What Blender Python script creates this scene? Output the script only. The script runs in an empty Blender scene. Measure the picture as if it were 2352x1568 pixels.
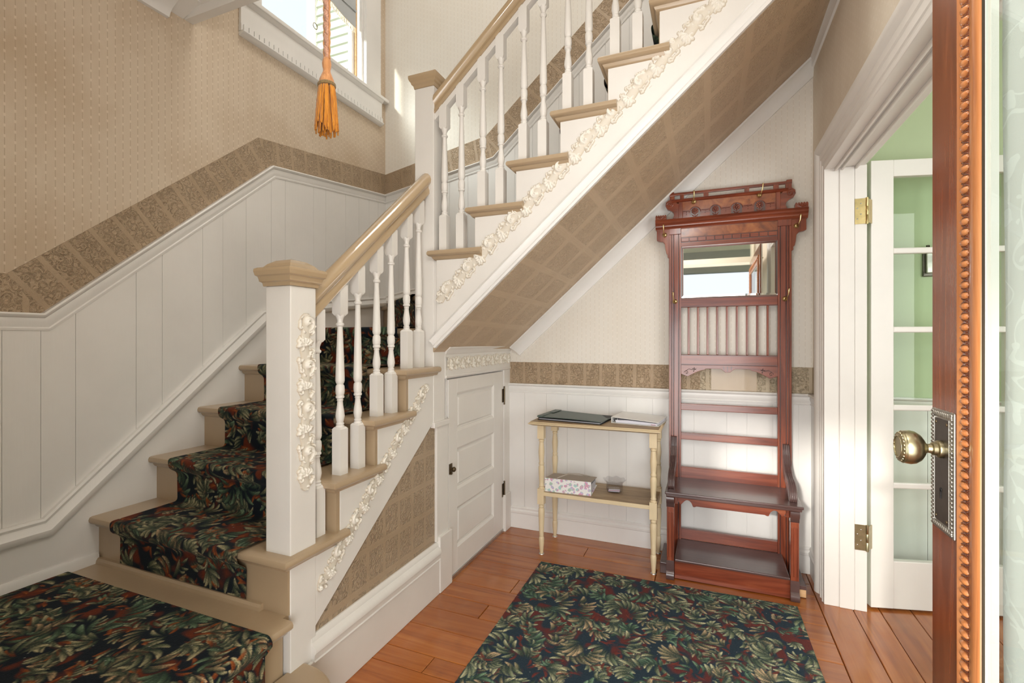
import bpy, math, random
import numpy as np
from mathutils import Vector, Matrix
random.seed(7)
PI = math.pi
sc = bpy.context.scene
COL = sc.collection

# ------------------------------------------------------------------ camera, world, sun, lamps, exposure
cd = bpy.data.cameras.new('camera'); cam = bpy.data.objects.new('camera', cd); COL.objects.link(cam)
cam.location = (0, 0, 1.28); cam.rotation_euler = (PI/2, 0, math.radians(22.2))
cd.sensor_width = 36; cd.lens = 1100*36/2352; cd.shift_y = -4/2352; cd.clip_start = 0.02
sc.camera = cam
vs = sc.view_settings
vs.view_transform = 'Standard'; vs.look = 'None'; vs.gamma = 1; vs.use_curve_mapping = False; vs.exposure = 0.58
w = bpy.data.worlds.new('sky'); sc.world = w; w.use_nodes = True
wn = w.node_tree; wb = wn.nodes['Background']
wb.inputs['Color'].default_value = (0.86, 0.92, 1.0, 1); wb.inputs['Strength'].default_value = 0.78

def lamp(name, kind, loc, rot, energy, col=(1, 1, 1), size=None, portal=False):
    l = bpy.data.lights.new(name, kind); o = bpy.data.objects.new(name, l); COL.objects.link(o)
    o.location = loc; o.rotation_euler = rot; l.energy = energy; l.color = col
    if kind == 'AREA':
        l.shape = 'RECTANGLE'; l.size, l.size_y = size
        if portal: l.cycles.is_portal = True
    return o
sun = lamp('sun', 'SUN', (-6, 0, 6), (0, 0, 0), 3.4, (1.0, 0.96, 0.88))
sun.rotation_euler = Vector((0.24, 1.0, -0.30)).to_track_quat('-Z', 'Y').to_euler()
sun.data.angle = math.radians(3)
lamp('door_portal', 'AREA', (-0.12, -0.13, 1.10), (PI/2, 0, 0), 1, size=(1.12, 2.08), portal=True)
lamp('window_portal', 'AREA', (-2.44, 2.36, 3.73), (0, -PI/2, 0), 1, size=(1.22, 0.84), portal=True)
lamp('door_daylight', 'AREA', (-0.12, -0.35, 0.80), (math.radians(102), 0, 0), 23, (1.0, 0.985, 0.97), (1.08, 1.45))
wd = lamp('window_daylight', 'AREA', (-3.6, 1.15, 5.0), (0, 0, 0), 230, (0.97, 0.99, 1.0), (1.6, 1.6)); wd.rotation_euler = (Vector((-2.3, 2.4, 3.5))-wd.location).to_track_quat('-Z', 'Y').to_euler()
hl = lamp('hall_pendant_lamp', 'POINT', (-0.25, 0.75, 2.45), (0, 0, 0), 14, (1.0, 0.96, 0.92)); hl.data.shadow_soft_size = 0.14  # unseen point light added to fill the hall; no pendant hangs here
lamp('green_room_window', 'AREA', (2.3, 0.4, 1.6), (PI/2, 0, 0.35), 36, (1.0, 1.0, 1.0), (1.8, 1.8))  # area light added for unseen daylight in the green room; no window is built
lamp('upstairs_lamp', 'AREA', (-0.9, 1.9, 5.1), (0, 0, 0), 22, (1.0, 0.97, 0.92), (0.9, 0.9))  # unseen area light added under the upper ceiling to brighten the stairwell

# ------------------------------------------------------------------ materials
MAT = {}
def newmat(name):
    m = bpy.data.materials.new(name); m.use_nodes = True; MAT[name] = m
    nt = m.node_tree; return m, nt, nt.nodes['Principled BSDF']
class NT:
    """tiny expression helper for node trees"""
    def __init__(s, nt): s.nt = nt
    def node(s, t, **kw):
        n = s.nt.nodes.new(t)
        for k, v in kw.items(): setattr(n, k, v)
        return n
    def put(s, n, i, v):
        if hasattr(v, 'is_output') or isinstance(v, bpy.types.NodeSocket): s.nt.links.new(v, n.inputs[i])
        else: n.inputs[i].default_value = v
    def m(s, op, a, b=0.0, c=0.0, clamp=False):
        n = s.node('ShaderNodeMath', operation=op, use_clamp=clamp); s.put(n, 0, a); s.put(n, 1, b)
        if op in ('MULTIPLY_ADD', 'SMOOTH_MIN', 'SMOOTH_MAX', 'COMPARE', 'PINGPONG'): s.put(n, 2, c)
        return n.outputs[0]
    def pos(s):
        n = s.node('ShaderNodeNewGeometry'); q = s.node('ShaderNodeSeparateXYZ'); s.put(q, 0, n.outputs['Position']); return n.outputs['Position'], q.outputs
    def obj(s): return s.node('ShaderNodeTexCoord').outputs['Object']
    def uv(s):
        n = s.node('ShaderNodeTexCoord'); q = s.node('ShaderNodeSeparateXYZ'); s.put(q, 0, n.outputs['UV']); return n.outputs['UV'], q.outputs
    def scale(s, v, xyz, rot=(0, 0, 0)):
        n = s.node('ShaderNodeMapping'); s.put(n, 0, v); n.inputs['Scale'].default_value = xyz; n.inputs['Rotation'].default_value = rot; return n.outputs[0]
    def noise(s, v, sc_, det=3.0, rough=0.5, dist=0.0):
        n = s.node('ShaderNodeTexNoise'); s.put(n, 'Vector', v); n.inputs['Scale'].default_value = sc_; n.inputs['Detail'].default_value = det
        n.inputs['Roughness'].default_value = rough; n.inputs['Distortion'].default_value = dist; return n.outputs['Fac']
    def ramp(s, f, stops):
        n = s.node('ShaderNodeValToRGB'); s.put(n, 0, f); e = n.color_ramp.elements
        while len(e) < len(stops): e.new(0.5)
        for i, (p, c) in enumerate(stops): e[i].position = p; e[i].color = (*c, 1)
        return n.outputs[0]
    def mix(s, f, a, b, mode='MIX'):
        n = s.node('ShaderNodeMix', data_type='RGBA', blend_type=mode); s.put(n, 0, f)
        for i, v in ((6, a), (7, b)):
            if isinstance(v, tuple): n.inputs[i].default_value = (*v[:3], 1)
            else: s.put(n, i, v)
        return n.outputs[2]
    def bump(s, h, strength, dist, bsdf):
        n = s.node('ShaderNodeBump'); s.put(n, 'Height', h); n.inputs['Strength'].default_value = strength; n.inputs['Distance'].default_value = dist
        s.nt.links.new(n.outputs[0], bsdf.inputs['Normal'])
def setp(b, **k):
    names = dict(rough='Roughness', metal='Metallic', spec='Specular IOR Level', coat='Coat Weight', coatr='Coat Roughness', trans='Transmission Weight', ior='IOR', alpha='Alpha', sheen='Sheen Weight')
    for a, v in k.items(): b.inputs[names[a]].default_value = v

def paint(name, col, rough=0.45, mottle=0.06, brush=0.25, dirt=None, **k):
    m, nt, b = newmat(name); N = NT(nt); p, _ = N.pos()
    n1 = N.noise(p, 3.0, 4, 0.6); n2 = N.noise(N.scale(p, (90, 90, 9)), 1.0, 2)
    d = dirt or tuple(c*(1-mottle*3) for c in col)
    c = N.mix(N.m('MULTIPLY', N.m('SUBTRACT', n1, 0.4, clamp=True), 2.0, clamp=True), col, tuple(x*0.5+y*0.5 for x, y in zip(col, d)))
    nt.links.new(c, b.inputs['Base Color']); setp(b, rough=rough, **k)
    N.bump(n2, brush, 0.0012, b); return m
paint('white_paint', (0.80, 0.77, 0.725), 0.38)
paint('cool_white_paint', (0.82, 0.80, 0.77), 0.38)
paint('tan_paint', (0.44, 0.325, 0.205), 0.30, mottle=0.08, coat=0.25)
paint('tan_gloss', (0.46, 0.335, 0.20), 0.22, mottle=0.04, coat=0.7)
paint('green_wall_paint', (0.47, 0.55, 0.345), 0.6)
paint('cream_ceiling', (0.82, 0.80, 0.76), 0.6)
paint('table_cream', (0.72, 0.58, 0.37), 0.45, mottle=0.10, brush=0.5)
paint('siding', (0.80, 0.80, 0.70), 0.6); paint('clapboard_paint', (0.50, 0.51, 0.42), 0.6)
paint('porch_cream', (0.88, 0.83, 0.68), 0.6)
paint('grey_beam', (0.34, 0.34, 0.31), 0.6)
paint('plaster_ivory', (0.82, 0.775, 0.69), 0.42, brush=0.15)
paint('black_cloth', (0.085, 0.115, 0.10), 0.42, mottle=0.1, brush=1.0)
paint('black_edge', (0.012, 0.012, 0.014), 0.6)
paint('paper', (0.78, 0.78, 0.86), 0.7)
paint('paper_edge', (0.55, 0.55, 0.58), 0.7)
paint('binder_white', (0.80, 0.79, 0.76), 0.35)
paint('taupe_cloth', (0.42, 0.36, 0.30), 0.8, brush=1.0)
paint('shade_cloth', (0.50, 0.52, 0.53), 0.8)
paint('roof_brown', (0.22, 0.14, 0.10), 0.9)
paint('bark', (0.10, 0.08, 0.07), 0.9)
paint('grass_ground', (0.12, 0.14, 0.08), 0.9)
paint('purple_trim', (0.35, 0.2, 0.6), 0.5)
paint('pink_card', (0.65, 0.35, 0.40), 0.6)
paint('shadow_gap', (0.05, 0.035, 0.02), 0.8)

def metal(name, col, rough, bumpy=0.0):
    m, nt, b = newmat(name); N = NT(nt); p = N.obj()
    n = N.noise(p, 60, 4); c = N.mix(n, col, tuple(x*0.55 for x in col)); nt.links.new(c, b.inputs['Base Color'])
    setp(b, metal=1.0, rough=rough)
    if bumpy: N.bump(n, bumpy, 0.001, b)
metal('brass', (0.75, 0.58, 0.28), 0.28); metal('aged_brass', (0.62, 0.56, 0.36), 0.33); metal('pewter', (0.55, 0.53, 0.48), 0.4, 0.3)
metal('dark_plate', (0.16, 0.14, 0.12), 0.42); metal('bronze', (0.20, 0.15, 0.09), 0.4); metal('steel', (0.75, 0.76, 0.78), 0.25); metal('strip_metal', (0.8, 0.8, 0.78), 0.4)

def wallpaper(name, base, dash, light, stain, samt):
    m, nt, b = newmat(name); N = NT(nt); p, q = N.pos()
    u = N.m('DIVIDE', N.m('ADD', q[0], q[1]), 0.0285)
    fu = N.m('FRACT', u); colid = N.m('FLOOR', u)
    line = N.m('LESS_THAN', N.m('ABSOLUTE', N.m('SUBTRACT', fu, 0.5)), 0.055)
    off = N.m('FRACT', N.m('MULTIPLY', colid, 0.37))
    v = N.m('FRACT', N.m('ADD', N.m('DIVIDE', q[2], 0.0375), off))
    dash_m = N.m('MULTIPLY', line, N.m('LESS_THAN', v, 0.70))
    bead = N.m('MULTIPLY', N.m('LESS_THAN', N.m('ABSOLUTE', N.m('SUBTRACT', fu, 0.5)), 0.11), N.m('GREATER_THAN', v, 0.74))
    fine = N.noise(N.scale(p, (700, 700, 12)), 1.0, 2)
    st = N.noise(p, 1.7, 5, 0.6)
    st2 = N.noise(N.scale(p, (14, 14, 1.2)), 1.0, 2)
    sf = N.m('MULTIPLY', N.m('MULTIPLY', N.m('SUBTRACT', st, 0.42, clamp=True), 3.2, clamp=True), samt)
    c = N.mix(sf, base, stain)
    c = N.mix(N.m('MULTIPLY', N.m('SUBTRACT', st2, 0.5, clamp=True), samt), c, stain)
    c = N.mix(N.m('MULTIPLY', fine, 0.22), c, light)
    c = N.mix(N.m('MULTIPLY', dash_m, 0.5), c, dash); c = N.mix(N.m('MULTIPLY', bead, 0.5), c, light)
    nt.links.new(c, b.inputs['Base Color']); setp(b, rough=0.75, spec=0.3)
    h = N.m('ADD', N.m('MULTIPLY', fine, 0.4), N.m('SUBTRACT', bead, dash_m)); N.bump(h, 0.25, 0.0008, b)
wallpaper('wallpaper_left', (0.64, 0.53, 0.405), (0.42, 0.31, 0.21), (0.76, 0.65, 0.52), (0.46, 0.335, 0.215), 0.95)
wallpaper('wallpaper_back', (0.81, 0.775, 0.71), (0.68, 0.61, 0.52), (0.86, 0.80, 0.71), (0.66, 0.57, 0.44), 0.35)
wallpaper('wallpaper_right', (0.76, 0.68, 0.56), (0.70, 0.62, 0.50), (0.82, 0.75, 0.65), (0.60, 0.50, 0.38), 0.7)

def lincrusta(name, base, hi, tile=0.105, gloss=0.33, strength=1.0, vt=1.37):
    m, nt, b = newmat(name); N = NT(nt); uv, q = N.uv()
    vor = N.node('ShaderNodeTexVoronoi'); N.put(vor, 'Vector', N.scale(uv, (1, 1, 1))); vor.inputs['Scale'].default_value = 42; vor.inputs['Randomness'].default_value = 0.8
    rings = N.m('SINE', N.m('ADD', N.m('MULTIPLY', vor.outputs['Distance'], 15.0), N.m('MULTIPLY', N.noise(uv, 60, 2), 6.0)))
    leaf = N.m('SINE', N.m('MULTIPLY', N.noise(uv, 38, 3, 0.5, 1.5), 40.0))
    sc1 = N.m('MAXIMUM', rings, leaf)
    def border(t, ax, w1=0.045):
        f = N.m('ABSOLUTE', N.m('SUBTRACT', N.m('FRACT', N.m('DIVIDE', q[ax], t)), 0.5))
        e = N.m('SUBTRACT', 0.5, f)
        a = N.m('LESS_THAN', N.m('ABSOLUTE', N.m('SUBTRACT', e, 0.055)), 0.022); c = N.m('LESS_THAN', e, 0.012)
        return N.m('MAXIMUM', a, c), N.m('GREATER_THAN', e, 0.09)
    bu, iu = border(tile, 0); bv, iv = border(tile*vt, 1) if vt else (0.0, 1.0)
    inside = N.m('MULTIPLY', iu, iv)
    h = N.m('ADD', N.m('MULTIPLY', sc1, N.m('MULTIPLY', inside, 0.5)), N.m('MAXIMUM', bu, bv))
    h = N.m('ADD', h, N.m('MULTIPLY', N.noise(uv, 350, 2), 0.5))
    n1 = N.noise(uv, 6, 4)
    c = N.mix(N.m('MULTIPLY', N.m('SUBTRACT', n1, 0.35, clamp=True), 2.2, clamp=True), base, hi)
    nt.links.new(c, b.inputs['Base Color']); setp(b, rough=gloss, spec=0.45)
    N.bump(h, strength, 0.0035, b)
lincrusta('lincrusta_brown', (0.42, 0.305, 0.195), (0.50, 0.37, 0.245), vt=None, strength=0.95)
lincrusta('lincrusta_panel', (0.42, 0.31, 0.20), (0.49, 0.37, 0.25), strength=1.0)
lincrusta('lincrusta_soffit', (0.56, 0.415, 0.27), (0.62, 0.465, 0.31), tile=0.21, gloss=0.42, strength=0.85)
lincrusta('lincrusta_pale', (0.52, 0.42, 0.29), (0.60, 0.51, 0.38), gloss=0.4, vt=None, strength=1.0)

def wood(name, c1, c2, c3, axis='z', rough=0.28, coat=0.5, rings=26, dusty=None):
    m, nt, b = newmat(name); N = NT(nt); p, _ = N.pos()
    s = {'z': (rings, rings, 1.6), 'x': (1.6, rings, rings), 'y': (rings, 1.6, rings), 'b': (7, 7, 7)}[axis]
    v = N.scale(p, s); n1 = N.noise(v, 1.0, 5, 0.62, 1.2 if axis != 'b' else 2.5); n2 = N.noise(N.scale(p, tuple(a*7 for a in s)), 1.0, 2)
    c = N.ramp(n1, [(0.28, c1), (0.52, c2), (0.75, c3)])
    c = N.mix(N.m('MULTIPLY', n2, 0.35), c, c1)
    if dusty:
        c = N.mix(N.m('MULTIPLY', N.noise(p, 5, 3), 0.7), c, dusty)
    nt.links.new(c, b.inputs['Base Color']); setp(b, rough=rough, coat=coat, coatr=0.15)
    N.bump(n2, 0.12, 0.0008, b)
MA = ((0.10, 0.018, 0.008), (0.25, 0.055, 0.024), (0.37, 0.105, 0.045))
wood('mahogany_upright', *MA, axis='z'); wood('mahogany_rail', *MA, axis='x')
wood('mahogany_dark', (0.035, 0.010, 0.007), (0.075, 0.025, 0.018), (0.12, 0.05, 0.035), axis='x', dusty=(0.15, 0.11, 0.11), rough=0.3)
wood('burl', (0.12, 0.028, 0.010), (0.34, 0.10, 0.03), (0.46, 0.17, 0.05), axis='b')
wood('door_mahogany', (0.13, 0.028, 0.008), (0.26, 0.065, 0.02), (0.36, 0.105, 0.035), axis='z', rough=0.25, rings=40, coat=0.6)
wood('door_orange_wood', (0.36, 0.11, 0.03), (0.62, 0.24, 0.08), (0.75, 0.36, 0.15), axis='z', rough=0.3, rings=40)
wood('raw_wood', (0.45, 0.25, 0.10), (0.6, 0.36, 0.17), (0.7, 0.45, 0.25), axis='x', rough=0.6, coat=0)
def table_top_mat():
    m, nt, b = newmat('table_top_worn'); N = NT(nt); p, _ = N.pos()
    n1 = N.noise(N.scale(p, (3, 12, 3)), 1.5, 5, 0.7)
    c = N.ramp(n1, [(0.3, (0.22, 0.145, 0.08)), (0.5, (0.36, 0.25, 0.14)), (0.72, (0.48, 0.35, 0.20))])
    nt.links.new(c, b.inputs['Base Color']); setp(b, rough=0.5); N.bump(n1, 0.2, 0.001, b)
table_top_mat()
def floor_mat():
    m, nt, b = newmat('floor_fir'); N = NT(nt); p, _ = N.pos(); ti = N.node('ShaderNodeObjectInfo')
    o = N.obj(); v = N.scale(o, (1.2, 22, 22)); r = ti.outputs['Random']
    add = N.node('ShaderNodeVectorMath', operation='ADD'); N.put(add, 0, v)
    cmb = N.node('ShaderNodeCombineXYZ'); N.put(cmb, 0, N.m('MULTIPLY', r, 40.0)); N.put(cmb, 1, N.m('MULTIPLY', r, 13.0)); nt.links.new(cmb.outputs[0], add.inputs[1])
    n1 = N.noise(add.outputs[0], 1.0, 5, 0.6, 1.0)
    c = N.ramp(n1, [(0.25, (0.22, 0.050, 0.008)), (0.5, (0.40, 0.115, 0.018)), (0.75, (0.50, 0.175, 0.034))])
    c = N.mix(N.m('MULTIPLY', r, 0.45), c, (0.22, 0.062, 0.014))
    sp = N.noise(p, 7, 6, 0.7)
    c = N.mix(N.m('MULTIPLY', N.m('SUBTRACT', sp, 0.55, clamp=True), 1.6, clamp=True), c, (0.14, 0.06, 0.03))
    wear = N.noise(N.scale(p, (3, 2, 1)), 1.4, 3)
    c = N.mix(N.m('MULTIPLY', N.m('SUBTRACT', wear, 0.5, clamp=True), 1.4, clamp=True), c, (0.52, 0.24, 0.10))
    nt.links.new(c, b.inputs['Base Color'])
    rr = N.m('ADD', 0.10, N.m('MULTIPLY', N.noise(p, 9, 5, 0.6), 0.22)); nt.links.new(rr, b.inputs['Roughness']); setp(b, spec=0.5, coat=0.35, coatr=0.2)
    N.bump(n1, 0.08, 0.001, b)
floor_mat()
def carpet_mat(name, sheen=0.3):
    m, nt, b = newmat(name); N = NT(nt); a = N.node('ShaderNodeAttribute', attribute_name='pattern')
    n = N.noise(N.pos()[0], 420, 2); c = N.mix(N.m('MULTIPLY', n, 0.5), a.outputs['Color'], (0.0, 0.0, 0.0))
    nt.links.new(c, b.inputs['Base Color']); setp(b, rough=0.95, spec=0.15, sheen=sheen); N.bump(n, 0.6, 0.003, b)
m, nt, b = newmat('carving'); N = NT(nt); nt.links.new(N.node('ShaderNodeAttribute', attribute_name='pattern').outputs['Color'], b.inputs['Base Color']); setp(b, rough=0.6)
carpet_mat('carpet', 0.04)
carpet_mat('carpet_runner', 0.03)
def yarn(name, c1, c2, s=(160, 160, 10)):
    m, nt, b = newmat(name); N = NT(nt); o = N.obj(); n = N.noise(N.scale(o, s), 1.0, 3)
    nt.links.new(N.ramp(n, [(0.3, c1), (0.7, c2)]), b.inputs['Base Color']); setp(b, rough=0.85, sheen=0.3); N.bump(n, 0.5, 0.002, b)
yarn('yarn_orange', (0.42, 0.13, 0.008), (0.72, 0.29, 0.02)); yarn('rope_pink', (0.45, 0.22, 0.13), (0.70, 0.40, 0.28), (300, 300, 200))
yarn('rope_peach', (0.50, 0.21, 0.07), (0.70, 0.34, 0.14)); yarn('cord_olive', (0.16, 0.11, 0.04), (0.34, 0.22, 0.09), (300, 300, 300)); yarn('fringe', (0.45, 0.35, 0.2), (0.75, 0.66, 0.48))
def glass(name, col=(1, 1, 1), rough=0.0, tint=0.0):
    m, nt, b = newmat(name); N = NT(nt); out = nt.nodes['Material Output']
    tr = N.node('ShaderNodeBsdfTransparent'); tr.inputs[0].default_value = (*[c*(1-tint) for c in col], 1)
    gl = N.node('ShaderNodeBsdfGlossy'); gl.inputs['Roughness'].default_value = rough
    fr = N.node('ShaderNodeFresnel'); fr.inputs[0].default_value = 1.45
    gm = N.node('ShaderNodeNewGeometry'); fz = N.m('MULTIPLY', fr.outputs[0], N.m('SUBTRACT', 1.0, gm.outputs['Backfacing']))
    mx = N.node('ShaderNodeMixShader'); nt.links.new(fz, mx.inputs[0]); nt.links.new(tr.outputs[0], mx.inputs[1]); nt.links.new(gl.outputs[0], mx.inputs[2])
    nt.links.new(mx.outputs[0], out.inputs[0])
glass('window_glass', (0.97, 1.0, 0.98))
m, nt, b = newmat('mirror_silver'); setp(b, metal=1.0, rough=0.015); b.inputs['Base Color'].default_value = (0.95, 0.95, 0.94, 1)
glass('bowl_glass', (0.97, 0.97, 0.98), 0.03, 0.07)
def lace_mat():
    m, nt, b = newmat('lace'); N = NT(nt); uv, q = N.uv(); out = nt.nodes['Material Output']
    mesh = N.m('MAXIMUM', N.m('GREATER_THAN', N.m('FRACT', N.m('DIVIDE', q[0], 0.0016)), 0.55), N.m('GREATER_THAN', N.m('FRACT', N.m('DIVIDE', q[1], 0.0016)), 0.55))
    wob = N.node('ShaderNodeTexVoronoi', feature='SMOOTH_F1'); nv = N.node('ShaderNodeVectorMath', operation='ADD')
    nz = N.node('ShaderNodeTexNoise'); N.put(nz, 'Vector', uv); nz.inputs['Scale'].default_value = 18
    sc2 = N.node('ShaderNodeVectorMath', operation='SCALE'); nt.links.new(nz.outputs['Color'], sc2.inputs[0]); sc2.inputs['Scale'].default_value = 0.05
    nt.links.new(uv, nv.inputs[0]); nt.links.new(sc2.outputs[0], nv.inputs[1]); nt.links.new(nv.outputs[0], wob.inputs['Vector']); wob.inputs['Scale'].default_value = 22
    blob = N.m('LESS_THAN', wob.outputs['Distance'], 0.30)
    vine = N.m('LESS_THAN', N.m('ABSOLUTE', N.m('SUBTRACT', N.noise(uv, 13, 1, 0.5, 0.6), 0.5)), 0.022)
    solid = N.m('MAXIMUM', blob, vine)
    a = N.m('MAXIMUM', N.m('MULTIPLY', mesh, 0.86), N.m('MULTIPLY', solid, 0.97)); a = N.m('MAXIMUM', a, 0.80)
    tr = N.node('ShaderNodeBsdfTransparent'); df = N.node('ShaderNodeBsdfDiffuse'); df.inputs[0].default_value = (0.94, 0.97, 0.98, 1)
    tl = N.node('ShaderNodeBsdfTranslucent'); tl.inputs[0].default_value = (0.93, 0.97, 0.98, 1)
    m1 = N.node('ShaderNodeMixShader'); m1.inputs[0].default_value = 0.25; nt.links.new(df.outputs[0], m1.inputs[1]); nt.links.new(tl.outputs[0], m1.inputs[2])
    m2 = N.node('ShaderNodeMixShader'); nt.links.new(a, m2.inputs[0]); nt.links.new(tr.outputs[0], m2.inputs[1]); nt.links.new(m1.outputs[0], m2.inputs[2]); nt.links.new(m2.outputs[0], out.inputs[0])
lace_mat()
def floral_mat():
    m, nt, b = newmat('floral_print'); N = NT(nt); o = N.obj(); nz = N.node('ShaderNodeTexNoise'); N.put(nz, 'Vector', o); nz.inputs['Scale'].default_value = 60
    v1 = N.node('ShaderNodeTexVoronoi'); N.put(v1, 'Vector', o); v1.inputs['Scale'].default_value = 42
    hue = N.ramp(N.noise(o, 30, 2), [(0.36, (0.25, 0.52, 0.50)), (0.46, (0.62, 0.12, 0.30)), (0.54, (0.42, 0.40, 0.68)), (0.62, (0.28, 0.46, 0.34))])
    f = N.m('LESS_THAN', N.m('ADD', v1.outputs['Distance'], N.m('MULTIPLY', nz.outputs['Fac'], 0.7)), 0.80)
    c = N.mix(N.m('MULTIPLY', f, 0.75), (0.80, 0.79, 0.77), hue); nt.links.new(c, b.inputs['Base Color']); setp(b, rough=0.4)
floral_mat()

# ------------------------------------------------------------------ mesh helpers
class MB:
    def __init__(s): s.v = []; s.f = []
    def add(s, vs, fs):
        n = len(s.v); s.v += [tuple(p) for p in vs]; s.f += [tuple(i+n for i in f) for f in fs]; return s
    def box(s, a, b):
        x0, y0, z0 = a; x1, y1, z1 = b
        return s.add([(x0, y0, z0), (x1, y0, z0), (x1, y1, z0), (x0, y1, z0), (x0, y0, z1), (x1, y0, z1), (x1, y1, z1), (x0, y1, z1)],
                     [(0, 3, 2, 1), (4, 5, 6, 7), (0, 1, 5, 4), (1, 2, 6, 5), (2, 3, 7, 6), (3, 0, 4, 7)])
    def prism(s, poly, ax, a, b):
        """poly: 2D points; ax: axis of extrusion; 2D = the remaining axes in xyz order"""
        def P(p, t):
            return {0: (t, p[0], p[1]), 1: (p[0], t, p[1]), 2: (p[0], p[1], t)}[ax]
        n = len(poly)
        return s.add([P(p, a) for p in poly]+[P(p, b) for p in poly],
                     [tuple(range(n))[::-1], tuple(range(n, 2*n))]+[(i, (i+1) % n, n+(i+1) % n, n+i) for i in range(n)])
    def sweep(s, path, n, prof, closed_prof=True):
        """moulding: prof = [(d, h)...], d along wall normal n, h across the path in the wall plane (up positive)"""
        n = Vector(n); P = [Vector(p) for p in path]; k = len(prof); rows = []
        def perp(t):
            q = n.cross(t).normalized()
            if q.z < -1e-6 or (abs(q.z) < 1e-6 and q.x+q.y < 0): q = -q
            return q
        ts = [(P[i+1]-P[i]).normalized() for i in range(len(P)-1)]
        for i, p in enumerate(P):
            if i == 0: m_ = perp(ts[0])
            elif i == len(P)-1: m_ = perp(ts[-1])
            else:
                a, b = perp(ts[i-1]), perp(ts[i]); m_ = (a+b)/(1+a.dot(b))
            rows += [tuple(p+n*d+m_*h) for d, h in prof]
        f = []
        for i in range(len(P)-1):
            for j in range(k if closed_prof else k-1):
                a = i*k+j; b = i*k+(j+1) % k; f.append((a, b, b+k, a+k))
        if closed_prof: f += [tuple(range(k))[::-1], tuple(range((len(P)-1)*k, len(P)*k))]
        return s.add(rows, f)
    def lathe(s, prof, c, seg=16, axis='z', ang=0.0, square=False):
        """prof: [(t, r)...] along the axis"""
        if square: seg = 4; ang = PI/4
        rows = []; k = len(prof)
        for t, r in prof:
            rr = r*math.sqrt(2) if square else r
            for j in range(seg):
                a = ang+2*PI*j/seg; u, v = rr*math.cos(a), rr*math.sin(a)
                rows.append({'z': (c[0]+u, c[1]+v, c[2]+t), 'x': (c[0]+t, c[1]+u, c[2]+v), 'y': (c[0]+u, c[1]+t, c[2]+v)}[axis])
        f = [(i*seg+j, i*seg+(j+1) % seg, (i+1)*seg+(j+1) % seg, (i+1)*seg+j) for i in range(k-1) for j in range(seg)]
        f += [tuple(range(seg))[::-1], tuple(range((k-1)*seg, k*seg))]
        return s.add(rows, f)
    def tube(s, pts, r, seg=8):
        P = [Vector(p) for p in pts]; rs = r if isinstance(r, (list, tuple)) else [r]*len(P); rows = []; ref = None
        for i, p in enumerate(P):
            t = (P[min(i+1, len(P)-1)]-P[max(i-1, 0)]).normalized()
            if ref is None: ref = t.orthogonal().normalized()
            ref = (ref-t*ref.dot(t)).normalized(); q = t.cross(ref)
            rows += [tuple(p+ref*math.cos(2*PI*j/seg)*rs[i]+q*math.sin(2*PI*j/seg)*rs[i]) for j in range(seg)]
        f = [(i*seg+j, i*seg+(j+1) % seg, (i+1)*seg+(j+1) % seg, (i+1)*seg+j) for i in range(len(P)-1) for j in range(seg)]
        f += [tuple(range(seg))[::-1], tuple(range((len(P)-1)*seg, len(P)*seg))]
        return s.add(rows, f)
    def ball(s, c, r, seg=10, rings=6):
        rx, ry, rz = r if isinstance(r, tuple) else (r, r, r); rows = []
        for i in range(rings+1):
            th = PI*i/rings
            th = min(max(th, 0.02), PI-0.02)
            rows += [(c[0]+rx*math.sin(th)*math.cos(2*PI*j/seg), c[1]+ry*math.sin(th)*math.sin(2*PI*j/seg), c[2]+rz*math.cos(th)) for j in range(seg)]
        f = [(i*seg+j, (i+1)*seg+j, (i+1)*seg+(j+1) % seg, i*seg+(j+1) % seg) for i in range(rings) for j in range(seg)]
        return s.add(rows, f)
    def build(s, name, mat, parent=None, smooth=False, bevel=0.0, seg=2, uv=None, kind=None, label=None, origin=None):
        me = bpy.data.meshes.new(name); off = Vector((0, 0, 0)); r = parent
        while r is not None: off += r.location; r = r.parent
        if origin is not None: loc = Vector(origin)-off
        else: loc = Vector((0, 0, 0))
        o0 = off+loc
        if parent is not None and parent.type == 'MESH' or True:
            vv = [(x-o0.x, y-o0.y, z-o0.z) for x, y, z in s.v]
        me.from_pydata(vv, [], s.f); me.update()
        import bmesh as _b
        bm = _b.new(); bm.from_mesh(me); _b.ops.recalc_face_normals(bm, faces=bm.faces); bm.to_mesh(me); bm.free()
        if uv:
            l = me.uv_layers.new(name='UV'); vi = np.empty(len(me.loops), np.int32); me.loops.foreach_get('vertex_index', vi)
            U = np.array([uv(*p) for p in s.v], np.float32); l.data.foreach_set('uv', U[vi].ravel())
        o = bpy.data.objects.new(name, me); COL.objects.link(o); me.materials.append(MAT[mat]); o.location = loc
        if parent is not None: o.parent = parent
        if smooth: me.polygons.foreach_set('use_smooth', [True]*len(me.polygons))
        if smooth == 'auto': me.set_sharp_from_angle(angle=math.radians(38))
        if bevel:
            md = o.modifiers.new('bevel', 'BEVEL'); md.width = bevel; md.segments = seg; md.limit_method = 'ANGLE'; md.angle_limit = math.radians(40); md.harden_normals = False
        if kind: o['kind'] = kind
        if label: o['label'] = label
        return o
def tag(o, label=None, cat=None, group=None, kind=None):
    if label: o['label'] = label
    if cat: o['category'] = cat
    if group: o['group'] = group
    if kind: o['kind'] = kind
    return o
def empty(name, loc=(0, 0, 0), rz=0.0, **k):
    o = bpy.data.objects.new(name, None); COL.objects.link(o); o.location = loc; o.rotation_euler = (0, 0, rz); o.empty_display_size = 0.1; return tag(o, **k)
def box(name, a, b, mat, parent=None, bevel=0.002, **k): return MB().box(a, b).build(name, mat, parent, bevel=bevel, **k)
def clone(o, loc, parent=None):
    c = o.copy(); COL.objects.link(c); c.location = loc
    if parent is not None: c.parent = parent
    return c
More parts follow.
